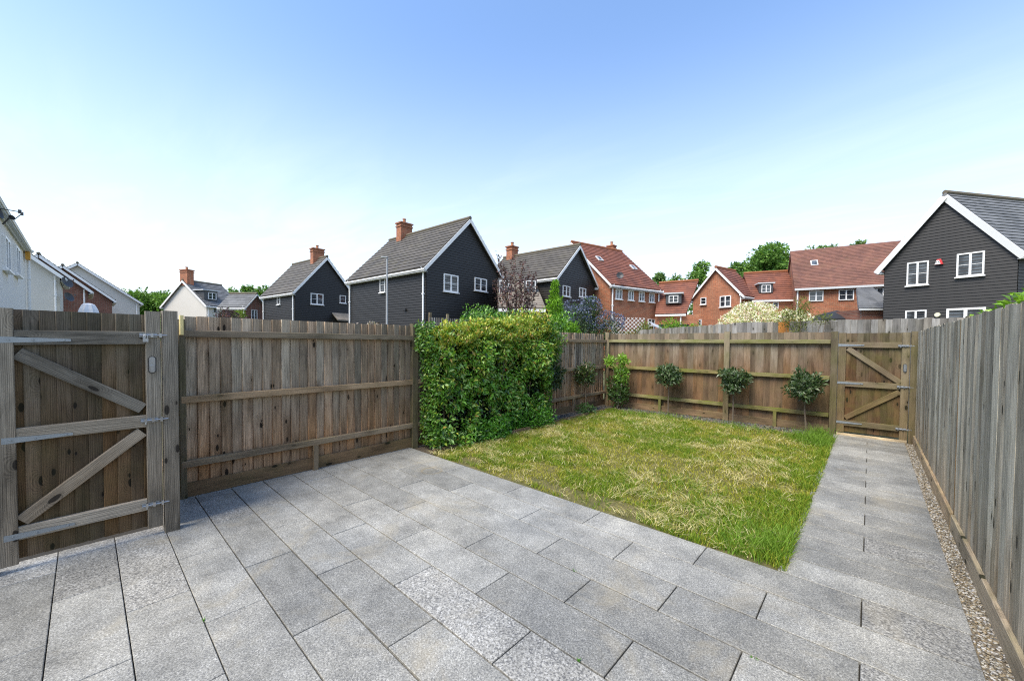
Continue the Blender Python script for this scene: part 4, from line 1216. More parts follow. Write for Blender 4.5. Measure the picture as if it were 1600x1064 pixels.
# ================================================================== VEGETATION
def leaves(pos, size, up_bias=.5, out=None, col=None, width=.42, droop=.2, outw=.8):
    """pos (n,3); folded pointed leaves"""
    n = len(pos)
    dirv = rng.normal(0, 1, (n, 3))
    if out is not None: dirv += out * outw * 1.6
    dirv[:, 2] += up_bias
    dirv /= np.linalg.norm(dirv, axis=1)[:, None] + 1e-9
    rnd = rng.normal(0, 1, (n, 3)); 
    if out is not None: nn = rnd * .55 + out * .7 + np.array([0, 0, .7])
    else: nn = rnd * .7 + np.array([0, 0, .8])
    side = np.cross(dirv, nn); side /= np.linalg.norm(side, axis=1)[:, None] + 1e-9
    nrm = np.cross(side, dirv)
    L = size * (.7 + .6 * rng.random(n)); L = L[:, None]
    W = L * width
    V = np.zeros((n, 5, 3))
    V[:, 0] = pos; V[:, 1] = pos + dirv * L * .5 - side * W / 2 + nrm * L * .08; V[:, 2] = pos + dirv * L * .5
    V[:, 3] = pos + dirv * L * .5 + side * W / 2 + nrm * L * .08; V[:, 4] = pos + dirv * L - nrm * L * droop
    b0 = np.arange(n)[:, None] * 5
    F = np.concatenate([b0 + np.array([0, 2, 1]), b0 + np.array([0, 3, 2]), b0 + np.array([1, 2, 4]), b0 + np.array([2, 3, 4])])
    C = np.repeat(col[:, None, :], 5, 1).reshape(-1, 3)
    return V.reshape(-1, 3), F, C


def palette(n, cols, wts, var=.3):
    i = rng.choice(len(cols), n, p=np.array(wts) / sum(wts))
    return np.array(cols)[i] * (1 - var / 2 + var * rng.random((n, 1)))


def ball_pts(n, c, r, shell=.55, lump=.18, seed=0):
    """points in a lumpy ellipsoid, most near the surface; returns pos, outward"""
    d = rng.normal(0, 1, (n, 3)); d /= np.linalg.norm(d, axis=1)[:, None]
    q = np.random.default_rng(seed); ks = q.normal(0, 2.2, (5, 3)); ph_ = q.random(5) * 6
    l = sum(np.sin(d @ ks[i] * 1.6 + ph_[i]) for i in range(5)) / 5
    rad = (shell + (1 - shell) * rng.random(n) ** .7) * (1 + lump * l * 1.6)
    return np.array(c) + d * np.array(r) * rad[:, None], d


def branches(mb, base, tips, r0=.03, r1=.006, n=6, jit=.03):
    base = Vector(base)
    for tp in tips:
        tp = Vector(tp); p = base; k = 3
        for i in range(k):
            q = base.lerp(tp, (i + 1) / k) + Vector((random.uniform(-jit, jit), random.uniform(-jit, jit), 0)) * (1 if i < k - 1 else 0)
            mb.tube(p, q, r0 + (r1 - r0) * i / k, r0 + (r1 - r0) * (i + 1) / k, n, cap=False); p = q


# --- clipped hedge against the left fence
hd = thing('clipped_hedge', (-4.98, 5.0, 0), 'dense clipped hedge of glossy green and yellow leaves against left fence', 'hedge')
mb = MB()
for k in range(9):
    yb = 3.8 + k * .27
    branches(mb, (-5.05, yb, -.03), [(-5.05 + random.uniform(-.15, .2), yb + random.uniform(-.3, .3), random.uniform(1.2, 1.8)) for _ in range(5)], .018, .005)
mb.build('stems', M_bark, hd, kind='stuff')
nL = 27000
yy = 3.50 + 2.82 * rng.random(nL); zz = .02 + 2.03 * rng.random(nL)
xf = -4.80 + .15 * (vnoise(yy, zz, 1.5, 21) - .5) * 2 + .09 * (vnoise(yy, zz, 4.0, 22) - .5) * 2
xf -= .22 * np.clip((zz - 1.45) / .5, 0, 1) ** 2; yy = np.where((zz < 1.55) & (yy < 3.60), 3.62 + .2 * rng.random(nL), yy); xf -= .12 * np.clip((3.80 - yy) / .30, 0, 1) ** 2; xf -= .12 * np.clip((.35 - zz) / .35, 0, 1) * (rng.random(nL) > .3)
xf += .10 * np.clip((yy - 5.2), 0, 1) * np.clip((zz - 1.0), 0, 1)
depth = np.abs(rng.normal(0, .09, nL)); depth[rng.random(nL) < .12] += .15 * rng.random((rng.random(nL) < 2).sum())[:1]
xx = xf - depth
ztop = 1.74 + .16 * np.clip((yy - 3.6) / 1.2, 0, 1) + .12 * (vnoise(yy, xx * 3, 2.2, 23) - .5) * 2 - .8 * np.clip(xx + 4.95, 0, 1) + .14 * np.clip(yy - 5.2, 0, 1)
zz = np.minimum(zz, ztop)
pos = np.stack([xx, yy, zz], 1); out = np.tile(np.array([1.0, 0, 0]), (nL, 1)); 
top = (zz > ztop - .1); out[top] = (0.35, 0, 1)
hole = (.6 * vnoise(yy, zz, 3.3, 25) + .4 * vnoise(yy, zz, 8.0, 26)) < .36 + .07 * np.clip(1 - zz, 0, 1)
keep = ~(hole & (rng.random(nL) < .93)); 
pos, out, top = pos[keep], out[keep], top[keep]; zz, yy = zz[keep], yy[keep]
yel = np.clip((zz - .9) / 1.1, 0, 1) * .5 + .12
col = np.where((rng.random(len(pos)) < yel)[:, None], palette(len(pos), [(.44, .46, .07), (.32, .44, .06), (.44, .30, .07)], [3, 4, 1]), palette(len(pos), [(.03, .085, .012), (.12, .29, .03), (.23, .46, .055), (.44, .62, .2)], [3, 4, 4, 2]))
rd = rng.random(len(pos)) < .0025; col[rd] = (.55, .06, .02)
p1 = leaves(pos, .088, .05, out, col, .36)
# top fill and ends
n2 = 9000
yb = 3.60 + 2.75 * rng.random(n2); xb = -5.26 + .5 * rng.random(n2); zb = 1.72 + .16 * np.clip((yb - 3.6) / 1.2, 0, 1) + .12 * (vnoise(yb, xb * 3, 2.2, 23) - .5) * 2 - .8 * np.clip(xb + 4.95, 0, 1) + .14 * np.clip(yb - 5.2, 0, 1) + rng.normal(0, .035, n2)
p2 = leaves(np.stack([xb, yb, zb], 1), .06, .9, np.tile((.2, 0, 1.), (n2, 1)), palette(n2, [(.36, .36, .05), (.26, .36, .045), (.11, .24, .03), (.42, .27, .06)], [4, 4, 3, 1]), .44)
# straggling shoots standing out of the top and the right end
ns = 120; ps_ = []; cs_ = []
for k in range(ns):
    by = 3.7 + 2.8 * rng.random(); bx = -5.25 + .4 * rng.random(); hh = .06 + .16 * rng.random() * (1.0 + (by > 5.4)); m_ = 14
    tt = rng.random(m_); z0_ = 1.78 + .12 * min(1, (by - 3.6) / 1.2) + .12 * max(0, by - 5.3)
    ps_.append(np.stack([bx + rng.normal(0, .03, m_), by + rng.normal(0, .03, m_), z0_ + hh * tt], 1))
ps_ = np.concatenate(ps_)
p6 = leaves(ps_, .07, 1.0, None, palette(len(ps_), [(.48, .46, .06), (.34, .44, .05), (.16, .30, .035), (.5, .3, .07)], [3, 4, 3, 1]), .42)
nb_ = 3600     # looser growth bulging past the right end
pos7, o7 = ball_pts(nb_, (-4.98, 6.42, 1.62), (.28, .46, .42), .3, .3, 77)
p7 = leaves(pos7, .075, .4, o7, palette(nb_, [(.05, .12, .018), (.12, .25, .035), (.26, .36, .05), (.42, .42, .06)], [4, 4, 2, 1]), .44)
n3 = 5000
xe = -5.2 + .45 * rng.random(n3); ze_ = .05 + 1.9 * rng.random(n3); ye = np.where(rng.random(n3) < .4, np.where(ze_ > 1.5, 3.5, 3.60) - .05 * rng.random(n3), 6.32 + .06 * rng.random(n3))
oe_ = np.zeros((n3, 3)); oe_[:, 1] = np.where(ye < 4, -1, 1)
p3 = leaves(np.stack([xe, ye, ze_], 1), .06, .1, oe_, palette(n3, [(.06, .15, .02), (.1, .23, .03), (.2, .28, .03)], [3, 3, 1]), .44)
# inner foliage: shade deep in the hedge put into near-black leaf colour
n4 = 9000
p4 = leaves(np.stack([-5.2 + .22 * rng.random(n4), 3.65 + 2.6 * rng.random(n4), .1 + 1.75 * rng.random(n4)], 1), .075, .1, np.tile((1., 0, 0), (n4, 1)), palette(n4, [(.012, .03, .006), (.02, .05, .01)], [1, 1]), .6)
# low spilling growth at the foot
n5 = 3500
yf = 4.2 + 2.1 * rng.random(n5); p5 = leaves(np.stack([-4.92 + .26 * rng.random(n5) * vnoise(yf, yf * 0, 3.0, 31) * 1.5, yf,   .02 + .34 * rng.random(n5) ** 2.2], 1), .06, .4, np.tile((1., 0, .3), (n5, 1)), palette(n5, [(.08, .24, .02), (.12, .32, .03), (.06, .16, .02)], [3, 3, 2]), .4)
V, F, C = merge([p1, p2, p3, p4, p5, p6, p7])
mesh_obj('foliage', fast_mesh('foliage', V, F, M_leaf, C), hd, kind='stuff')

# --- lollipop bay trees
BAYC = [(.04, .075, .025), (.065, .115, .035), (.12, .17, .07), (.24, .28, .17)]


def bay(x, y, zc, r, label, cols=None, zr=1.0, n=1500, trunk=True, lean=0):
    t_ = thing('bay_tree', (x, y, 0), label, 'bay tree', 'small standard bay trees along the garden fences')
    mb = MB(); p = Vector((x, y, -.04)); zt = zc - r * .4
    for i in range(5):
        q = Vector((x + lean * (i + 1) / 5 + random.uniform(-.008, .008), y + random.uniform(-.008, .008), zt * (i + 1) / 5))
        mb.tube(p, q, .017 - i * .001, .016 - i * .001, 8, cap=False); p = q
    mb.build('trunk', M_bark, t_)
    mb = MB(); branches(mb, p, [p + Vector((random.uniform(-.6, .6) * r, random.uniform(-.6, .6) * r, r * random.uniform(.2, 1.0))) for _ in range(9)], .009, .003, 5)
    mb.build('branches', M_barkpale, t_, kind='stuff')
    pos, o_ = ball_pts(n, (x + lean, y, zc), (r, r, r * zr), .30, .42, int(abs(x * 100)))
    k = pos[:, 2] > zc - r * zr * .95
    pos, o_ = pos[k], o_[k]
    col = palette(len(pos), cols or BAYC, [4, 4, 2, 1][:len(cols or BAYC)])
    V, F, C = leaves(pos, .085, .5, o_, col, .36)
    mesh_obj('foliage', fast_mesh('foliage', V, F, M_leaf, C), t_, kind='stuff')


bay(-5.02, 6.72, .98, .27, 'small bay tree half hidden by the right end of the hedge', zr=1.2, cols=[(.03, .06, .02), (.05, .09, .03), (.1, .12, .04)])
bay(-5.03, 8.10, .90, .22, 'spindly bay tree against left fence, nearest the far corner', zr=1.15, n=900, cols=[(.035, .07, .02), (.07, .12, .03), (.12, .13, .05), (.14, .10, .05)])
bay(-3.45, 9.16, .93, .235, 'round bay tree in the middle of the first back fence panel', n=1500)
bay(-2.09, 9.14, .91, .26, 'round bay tree in front of the back fence middle post', n=1700)
bay(-.86, 9.15, .87, .285, 'largest round bay tree, nearest to the far gate', n=1900, lean=-.03)
# corner shrub
cs = thing('laurel_shrub', (-4.72, 9.1, 0), 'upright leafy laurel shrub in the far corner with bright new shoots', 'shrub')
mb = MB(); branches(mb, (-4.72, 9.12, -.03), [(-4.9, 9.15, 1.2), (-4.65, 9.1, 1.25), (-4.72, 9.1, .9), (-4.55, 9.05, .8), (-4.85, 9.05, .7)], .012, .004); mb.build('stems', M_barkpale, cs)
parts = []
for c_, r_, n_, cols in [((-4.72, 9.1, .45), (.30, .2, .40), 900, [(.04, .09, .02), (.07, .14, .03)]), ((-4.62, 9.1, .85), (.20, .16, .26), 500, [(.12, .24, .03), (.17, .32, .04)]), ((-4.95, 9.12, 1.18), (.13, .12, .13), 220, [(.2, .38, .04), (.26, .42, .05)]), ((-4.58, 9.1, 1.24), (.14, .12, .13), 240, [(.2, .38, .04), (.26, .42, .05)])]:
    pos, o_ = ball_pts(n_, c_, r_, .2, .2, 3); parts.append(leaves(pos, .085, .9, o_, palette(n_, cols, [1, 1]), .36))
V, F, C = merge(parts); mesh_obj('foliage', fast_mesh('foliage', V, F, M_leaf, C), cs, kind='stuff')
# low cover under tree 2
lc = thing('low_shrub', (-4.9, 8.0, 0), 'low dark green shrub at the foot of the left corner bed', 'shrub')
pos, o_ = ball_pts(320, (-4.92, 7.95, .08), (.22, .28, .13), .2, .2, 4); pos[:, 2] = np.abs(pos[:, 2])
V, F, C = leaves(pos, .07, .6, o_, palette(320, [(.05, .11, .03), (.08, .16, .04)], [1, 1]), .4); mesh_obj('foliage', fast_mesh('foliage', V, F, M_leaf, C), lc, kind='stuff')


# --- generic shrubs and trees
def shrub(name, label, cat, loc, blobs, leaf, cols, wts, mat=None, stems=5, up=.5, width=.45, var=.4, group=None, shell=.35, trunkr=.02):
    t_ = thing(name, (loc[0], loc[1], 0), label, cat, group)
    mb = MB(); tips = []
    for c_, r_, n_ in blobs:
        for _ in range(max(1, stems // len(blobs))):
            tips.append((c_[0] + random.uniform(-.4, .4) * r_[0], c_[1] + random.uniform(-.4, .4) * r_[1], c_[2] + random.uniform(-.2, .5) * r_[2]))
    branches(mb, (loc[0], loc[1], -.1), tips, trunkr, trunkr * .25, 6, .06)
    mb.build('stems', M_bark, t_)
    parts = []
    for i, (c_, r_, n_) in enumerate(blobs):
        pos, o_ = ball_pts(n_, c_, r_, shell, .25, i + int(abs(loc[0] * 10)))
        k = pos[:, 2] > 0
        pos, o_ = pos[k], o_[k]
        parts.append(leaves(pos, leaf, up, o_, palette(len(pos), cols, wts, var), width))
    V, F, C = merge(parts)
    mesh_obj('foliage', fast_mesh('foliage', V, F, mat or M_leaf_matt, C), t_, kind='stuff')
    return t_


# neighbour's hedge behind the clipped hedge
shrub('laurel_hedge', 'dark green laurel hedge in the neighbouring garden behind the clipped hedge', 'hedge', (-7.4, 8.2),
      [((-8.6, 7.9, 1.94), (.8, .6, .76), 2600), ((-7.9, 8.3, 1.93), (.7, .6, .72), 2600), ((-7.2, 8.6, 1.80), (.6, .6, .68), 1700), ((-6.4, 8.9, 1.72), (.6, .6, .72), 1500), ((-7.8, 8.0, .8), (1.2, .7, .8), 900), ((-6.6, 8.8, .8), (1.0, .7, .8), 700)],
      .09, [(.04, .11, .015), (.10, .24, .03), (.19, .38, .05)], [3, 3, 3], M_leaf, 18)
# lime upright tree
shrub('lime_conifer', 'slim bright lime green tree rising behind the hedge right end', 'tree', (-6.75, 9.2),
      [((-6.80, 9.2, 3.08), (.13, .13, .42), 700), ((-6.76, 9.2, 2.65), (.24, .22, .42), 1100), ((-6.66, 9.2, 2.15), (.34, .3, .45), 1200), ((-6.1, 9.1, 1.9), (.24, .2, .38), 600), ((-6.2, 9.1, 1.4), (.4, .3, .5), 700)],
      .075, [(.14, .30, .02), (.20, .38, .03), (.09, .20, .02)], [3, 3, 1], M_leaf_matt, 6, up=1.5)
# purple leaved tree: arching upright branches
pt = thing('purple_plum_tree', (-10.4, 11.2, 0), 'dark purple leaved tree with upright feathery branches before the roofs', 'tree')
mb = MB(); parts = []
f_ = np.array([-.674, .739]); r_ = np.array([.739, .674]); Dp = 15.0
def pp(px, yy_, dz=0.0, D=Dp):       # plan position of a twig tip on this tree
    lat = (px - 802) / 610.5 * D; q = f_ * (D + dz) + r_ * lat
    return Vector((q[0], q[1], 1.65 + (537 - yy_) / 610.5 * D))
base = pp(808, 500); base.z = 0
fork = Vector((base.x, base.y, 1.9))
mb.tube(base, fork, .09, .07, 8, cap=False)
for bx, by in ((777, 398), (771, 440), (787, 415), (800, 402), (797, 430), (815, 412), (826, 425), (833, 432), (812, 440), (838, 448), (783, 455), (790, 470), (825, 465), (805, 460)):
    tip = pp(bx, by, random.uniform(-.5, .5)); p = fork
    midp = fork.lerp(tip, .5) + Vector((random.uniform(-.1, .1), random.uniform(-.1, .1), -.12))
    mb.tube(fork, midp, .035, .02, 6, cap=False); mb.tube(midp, tip, .02, .006, 6, cap=False)
    k = 150
    tt = rng.random(k) ** .8
    pos = np.array(midp)[None] * (1 - tt[:, None]) + np.array(tip)[None] * tt[:, None] + rng.normal(0, .085, (k, 3)) * (1.25 - .6 * tt[:, None])
    parts.append(leaves(pos, .10, .8, None, palette(k, [(.10, .055, .06), (.16, .08, .08), (.06, .045, .045), (.28, .17, .15)], [4, 3, 3, 1], .5), .5))
mb.build('trunk', M_bark, pt)
V, F, C = merge(parts); mesh_obj('crown', fast_mesh('crown', V, F, M_leaf_matt, C), pt, kind='stuff')
# ceanothus, blue flowers over dark leaves
ce = shrub('ceanothus_shrub', 'large dark shrub covered in blue flowers left of brick house', 'shrub', (-7.4, 12.2),
           [((-7.9, 12.0, 2.3), (.6, .6, .75), 2600), ((-7.0, 12.6, 2.05), (.6, .6, .62), 2000), ((-7.4, 12.2, 1.4), (1.0, .8, 1.1), 2400), ((-7.5, 12.3, 2.85), (.42, .4, .45), 1100)],
           .07, [(.03, .07, .025), (.05, .1, .03), (.14, .22, .05)], [4, 4, 1], M_leaf, 10)
parts = []
for i, (c_, r_b, n_) in enumerate([((-7.9, 12.0, 2.45), (.62, .62, .70), 2600), ((-7.0, 12.6, 2.25), (.6, .6, .55), 1700), ((-7.5, 12.3, 2.92), (.42, .4, .43), 1000)]):
    pos, o_ = ball_pts(n_, c_, r_b, .9, .2, 40 + i); k = (pos[:, 2] > c_[2] - .1) & (vnoise(pos[:, 0] * 3 + pos[:, 1], pos[:, 2] * 3, 1.4, 60) > .36)
    pos, o_ = pos[k], o_[k]
    parts.append(leaves(pos, .05, .5, o_, palette(len(pos), [(.13, .155, .25), (.20, .22, .32), (.08, .10, .18)], [3, 2, 2]), .9))
V, F, C = merge(parts); mesh_obj('blossom', fast_mesh('blossom', V, F, M_leaf_matt, C), ce, kind='stuff')
# pale twiggy blossom bush by house B
shrub('blossom_bush', 'pale pink twiggy bush in front of the two black houses', 'shrub', (-15.6, 8.1),
      [((-16.1, 7.7, 2.0), (.35, .35, .35), 420), ((-15.5, 8.2, 2.05), (.45, .4, .42), 620), ((-15.1, 8.7, 1.85), (.3, .3, .3), 300), ((-15.6, 8.1, 1.3), (.7, .6, .6), 500)], .085, [(.55, .50, .46), (.36, .30, .26), (.16, .12, .10)], [3, 3, 3], None, 30, width=.6)
shrub('dark_plum_bush', 'small dark purple bush over the near gate post', 'shrub', (-17.9, 3.6),
      [((-17.9, 3.6, 2.45), (.45, .4, .38), 700), ((-17.6, 3.95, 2.2), (.4, .4, .35), 500), ((-17.8, 3.7, 1.4), (.5, .5, .8), 400)], .09, [(.07, .045, .06), (.1, .06, .07), (.06, .08, .04)], [3, 2, 1], None, 8)
shrub('round_bush', 'small round yellow green bush below the brick cottage wing', 'shrub', (-26.5, 5.9),
      [((-26.5, 5.9, 2.95), (.42, .42, .42), 900), ((-26.5, 5.9, 1.6), (.5, .5, .9), 400)], .09, [(.17, .26, .03), (.12, .2, .03)], [1, 1], None, 6)
# dappled willows
for (x_, y_, r1, h1, lab) in ((-3.62, 18.3, .98, 2.45, 'large round pink and white variegated willow before brick gable'), (-2.25, 18.0, .66, 2.30, 'smaller pink and white variegated willow left of the downpipe')):
    shrub('dappled_willow', lab, 'shrub', (x_, y_), [((x_, y_, h1), (r1, r1, .82 if r1 > .7 else .66), 6500 if r1 > .7 else 3400), ((x_, y_, 1.2), (r1 * .9, r1 * .9, .9), 900)], .10,
          [(.86, .82, .68), (.84, .62, .54), (.50, .55, .26), (.22, .30, .08)], [6, 2, 3, 1], None, 4, up=.5, width=.42, shell=.75)
# wispy olive shrub over the alley
shrub('olive_shrub', 'feathery olive green shrub standing against the alley fence', 'shrub', (-1.2, 10.9),
      [((-1.42, 10.95, 2.28), (.22, .2, .26), 420), ((-1.15, 10.95, 2.42), (.18, .2, .38), 420), ((-.80, 10.95, 2.24), (.2, .2, .14), 160), ((-1.25, 10.95, 1.9), (.20, .15, .3), 260)], .07,
      [(.15, .18, .04), (.2, .22, .05), (.11, .14, .04)], [3, 2, 2], None, 8, up=1.0, width=.22, shell=.1)
shrub('green_bush', 'bright green mounded bush under brick gable beyond the alley fence', 'shrub', (-6.0, 17.2),
      [((-6.3, 17.0, 2.2), (.55, .5, .55), 1100), ((-5.6, 17.4, 2.1), (.55, .5, .42), 900), ((-6.0, 17.2, 1.2), (1.0, .8, .9), 700)], .10, [(.10, .22, .02), (.17, .32, .03), (.3, .36, .04)], [3, 3, 1], None, 8)
shrub('small_shrub', 'small reddish green shrub by the lattice beside brick house', 'shrub', (-6.6, 14.9),
      [((-6.6, 14.9, 2.1), (.28, .28, .42), 600), ((-7.0, 14.7, 1.9), (.45, .3, .35), 500), ((-6.7, 14.8, 1.3), (.5, .4, .7), 300)], .08, [(.12, .16, .03), (.16, .22, .04), (.2, .12, .06)], [3, 3, 1], None, 8)
# climber over the right fence
shrub('climbing_vine', 'bright green climber spilling over the top of right fence', 'climber', (1.0, 4.6),
      [((.86, 5.7, 1.86), (.14, .5, .10), 420), ((.90, 4.9, 1.93), (.14, .4, .14), 420), ((1.05, 4.4, 2.05), (.2, .3, .2), 420), ((1.0, 4.6, 1.5), (.25, .7, .45), 400)], .07, [(.16, .32, .02), (.24, .42, .03), (.10, .2, .02)], [3, 3, 1], M_leaf, 8)


# far trees
def far_tree(label, x, y, h, r, cols, n=2600, leaf=.34, seed=0, cat='tree', dens=1.0):
    t_ = thing('broadleaf_tree', (x, y, 0), label, cat, 'broadleaf trees beyond the houses')
    q = random.Random(seed)
    mb = MB(); zf = h * .35
    mb.tube((x, y, -.2), (x, y, zf), r * .07, r * .05, 8, cap=False)
    blobs = []
    for k in range(11):
        a = q.uniform(0, 6.28); rr = q.uniform(.15, .72) * r
        z_ = h * q.uniform(.48, .93); rr *= 1.0 - .5 * max(0, (z_ / h - .75)) / .25
        c_ = (x + math.cos(a) * rr, y + math.sin(a) * rr, z_)
        blobs.append((c_, r * q.uniform(.26, .42)))
        mb.tube((x, y, zf - .3), c_, r * .03, r * .008, 6, cap=False)
    mb.build('trunk', M_bark, t_)
    parts = []
    for i, (c_, br_) in enumerate(blobs):
        pos, o_ = ball_pts(int(n / 11), c_, (br_, br_, br_ * .75), .3, .3, seed * 20 + i)
        parts.append(leaves(pos, leaf, .2, o_, palette(len(pos), cols, [3, 3, 2], .5), .7))
    V, F, C = merge(parts); mesh_obj('crown', fast_mesh('crown', V, F, M_leaf_matt, C), t_, kind='stuff')


GR = [(.065, .145, .025), (.12, .24, .04), (.19, .32, .07)]
GR2 = [(.09, .17, .05), (.14, .24, .06), (.20, .30, .09)]


def polar(px, D):
    lat = (px - 802) / 610.5 * D
    return (-.6738 * D + .7389 * lat, .7389 * D + .6738 * lat)


for px, D, ytop, r, lab, cols, sd, nn in (
        (1022, 62, 426, 2.0, 'small tree crown just right of the tall brick house roof', GR2, 1, 900), (1048, 64, 421, 2.4, 'low rounded tree crown over the dormer wing roof', GR, 2, 1200),
        (1092, 60, 411, 2.6, 'tree crown left of brick gable peak', GR, 3, 1500), (1150, 58, 401, 2.8, 'tree crown showing right above brick gable peak', GR, 12, 1700), (1182, 60, 387, 5.0, 'broad spreading tree, biggest crown behind the brick houses', GR, 4, 4600), (1212, 60, 398, 2.8, 'crown at the right side of the broad tree', GR, 14, 1500),
        (1262, 66, 385, 2.3, 'sparse tree top left above the long dull red roof', GR2, 5, 700), (1290, 66, 374, 2.8, 'sparse tree top over the middle of the long red roof', GR2, 6, 1000),
        (1334, 66, 362, 2.1, 'highest isolated tree top above the long red roof', GR2, 7, 1000),
        (358, 60, 458, 3.0, 'dark tree behind the white cottage roof', GR, 8, 900), (385, 62, 450, 3.6, 'tree between white cottage and small black house', GR, 9, 1300), (412, 58, 452, 3.0, 'tall tree at left end of the small black house', GR, 10, 1200)):
    x_, y_ = polar(px, D)
    hz = 1.65 + ((536 + (px - 802) * .009) - ytop) / 610.5 * D
    far_tree(lab, x_, y_, hz + .5, r * 1.12, cols, int(nn * 1.9), .40, sd)
# far wood on the left
parts = []; mb = MB()
for k in range(34):
    px = 196 + 76 * random.random(); D = random.uniform(85, 100); x_, y_ = polar(px, D)
    top = 453 + (px - 200) * .12 + random.uniform(0, 16); z_ = 1.65 + (530 - top) / 610.5 * D - 1.5
    pos, o_ = ball_pts(520, (x_, y_, z_), (2.4, 2.4, 2.2), .3, .3, k); parts.append(leaves(pos, .5, .2, o_, palette(520, [(.06, .13, .02), (.10, .21, .03), (.16, .28, .04)], [3, 3, 2], .5), .7))
    pos, o_ = ball_pts(260, (x_, y_, z_ * .5), (2.8, 2.8, z_ * .5), .3, .3, k); parts.append(leaves(pos, .6, .2, o_, palette(260, GR, [3, 3, 2], .5), .7))
V, F, C = merge(parts); mesh_obj('far_wood', fast_mesh('far_wood', V, F, M_leaf_matt, C), label='far green wood between the cream gable and white cottage', cat='wood', kind='stuff')
# background hedge line that closes the ground horizon
parts = []
for k in range(150):
    a = R(-60 + 118 * k / 149); D = 110
    x_ = D * math.sin(a - R(42)); y_ = D * math.cos(a - R(42))
    pos, o_ = ball_pts(160, (x_, y_, 2.2), (3.2, 3.2, 2.6 + random.random()), .3, .3, k % 20); parts.append(leaves(pos, .9, .2, o_, palette(160, GR, [3, 3, 2], .5), .7))
V, F, C = merge(parts); mesh_obj('distant_tree_belt', fast_mesh('distant_tree_belt', V, F, M_leaf_matt, C), label='low belt of distant trees along the horizon behind the houses', cat='trees', kind='stuff')

# ================================================================== SMALL THINGS
# street lamp
lp = thing('street_lamp', (-27.4, 15.6, 0), 'slim grey street lamp in front of the big black house wall', 'street lamp')
x_, y_ = polar(604, 14.5); lp.matrix_basis = Matrix.Translation((x_, y_, 0)); WM[lp.name] = lp.matrix_basis.copy()
mb = MB(); mb.tube((x_, y_, 0), (x_, y_, 2.2), .055, .05, 10); mb.tube((x_, y_, 2.2), (x_, y_, 4.72), .04, .03, 10); mb.build('pole', M_lamp, lp)
mb = MB(); mb.box((x_ - .07, y_ - .06, 4.76), (.24, .10, .05), 0, (Vector((.74, .67, 0)), Vector((-.67, .74, 0)), U)); mb.build('lamp_head', M_lamp, lp)
# picket fence of the neighbour
pf = thing('picket_fence', (-9.3, 7.7, 0), 'low pale picket fence seen above the hedge before the black house', 'fence')
xa_, ya_ = polar(671, 11.5); xb_, yb_ = polar(748, 12.5); dv_ = (V2((xb_, yb_)) - V2((xa_, ya_))); Lp = dv_.length; dv_.normalize(); np_ = Vector((dv_.y, -dv_.x, 0))
k = 0; u = 0
while u < Lp:
    beam('picket', V2((xa_, ya_), 0) + dv_ * u, V2((xa_, ya_), 2.37) + dv_ * u, .04, .018, np_, M_alley_board, pf); u += .075
for u in (.03, .60): beam('post', V2((xa_, ya_), 0) + dv_ * u - np_ * .05, V2((xa_, ya_), 2.52 if u < .5 else 2.50) + dv_ * u - np_ * .05, .07, .07, np_, M_post, pf)
beam('rail', V2((xa_, ya_), 2.2) - np_ * .03, V2((xb_, yb_), 2.2) - np_ * .03, .06, .03, np_, M_alley_board, pf)
# white lattice
lt = thing('lattice_screen', polar(980, 17) + (0,), 'white diagonal lattice screen before brick house wall', 'trellis')
x0_, y0_ = polar(955, 17.0); x1_, y1_ = polar(1006, 17.0); dv_ = (V2((x1_, y1_)) - V2((x0_, y0_))); Lp = dv_.length; dv_.normalize(); np_ = Vector((dv_.y, -dv_.x, 0))
zb_, zt_ = 2.0, 2.78
u = -.7
while u < Lp:
    for sgn, of in ((1, 0), (-1, .015)):
        ua, ub = (u, u + .78) if sgn > 0 else (u + .78, u)
        ua_c, ub_c = max(0, min(Lp, ua)), max(0, min(Lp, ub))
        if abs(ua_c - ub_c) < .05: continue
        za = zb_ + (ua_c - ua) / (ub - ua) * (zt_ - zb_); zc = zb_ + (ub_c - ua) / (ub - ua) * (zt_ - zb_)
        beam('lath', V2((x0_, y0_), za) + dv_ * ua_c + np_ * of, V2((x0_, y0_), zc) + dv_ * ub_c + np_ * of, .018, .01, np_, M_upvc, lt)
    u += .17
for u in (0, Lp): beam('post', V2((x0_, y0_), 0) + dv_ * u - np_ * .02, V2((x0_, y0_), 2.75) + dv_ * u - np_ * .02, .05, .05, np_, M_post, lt)
# grey garden canopy and dark tub
gc = thing('garden_canopy', polar(1026, 19) + (0,), 'pale grey sloping canvas canopy just above the alley fence', 'canopy')
x0_, y0_ = polar(1013, 19); x1_, y1_ = polar(1046, 20); c0 = V2((x0_, y0_), 2.75); c1 = V2((x1_, y1_), 2.35)
mb = MB(); e1 = Vector((.45, -.5, 0)); 
mb.hexa([c0 - U * .03, c1 - U * .03, c1 + e1 - U * .28, c0 + e1 - U * .28, c0, c1, c1 + e1 - U * .25, c0 + e1 - U * .25]); mb.build('cover', M_greycan, gc)
mb = MB(); 
for q in (c0, c1, c1 + e1 - U * .25, c0 + e1 - U * .25): mb.tube((q.x, q.y, 0), q - U * .03, .02, n=6)
mb.build('frame', M_lamp, gc)
tb = thing('trampoline', polar(1051, 21.5) + (0,), 'dark padded trampoline rim on grey legs before dormer wing', 'trampoline')
x0_, y0_ = polar(1051, 21.5); N = 24
mb = MB(); ring = [(math.cos(2 * math.pi * k / N), math.sin(2 * math.pi * k / N)) for k in range(N)]
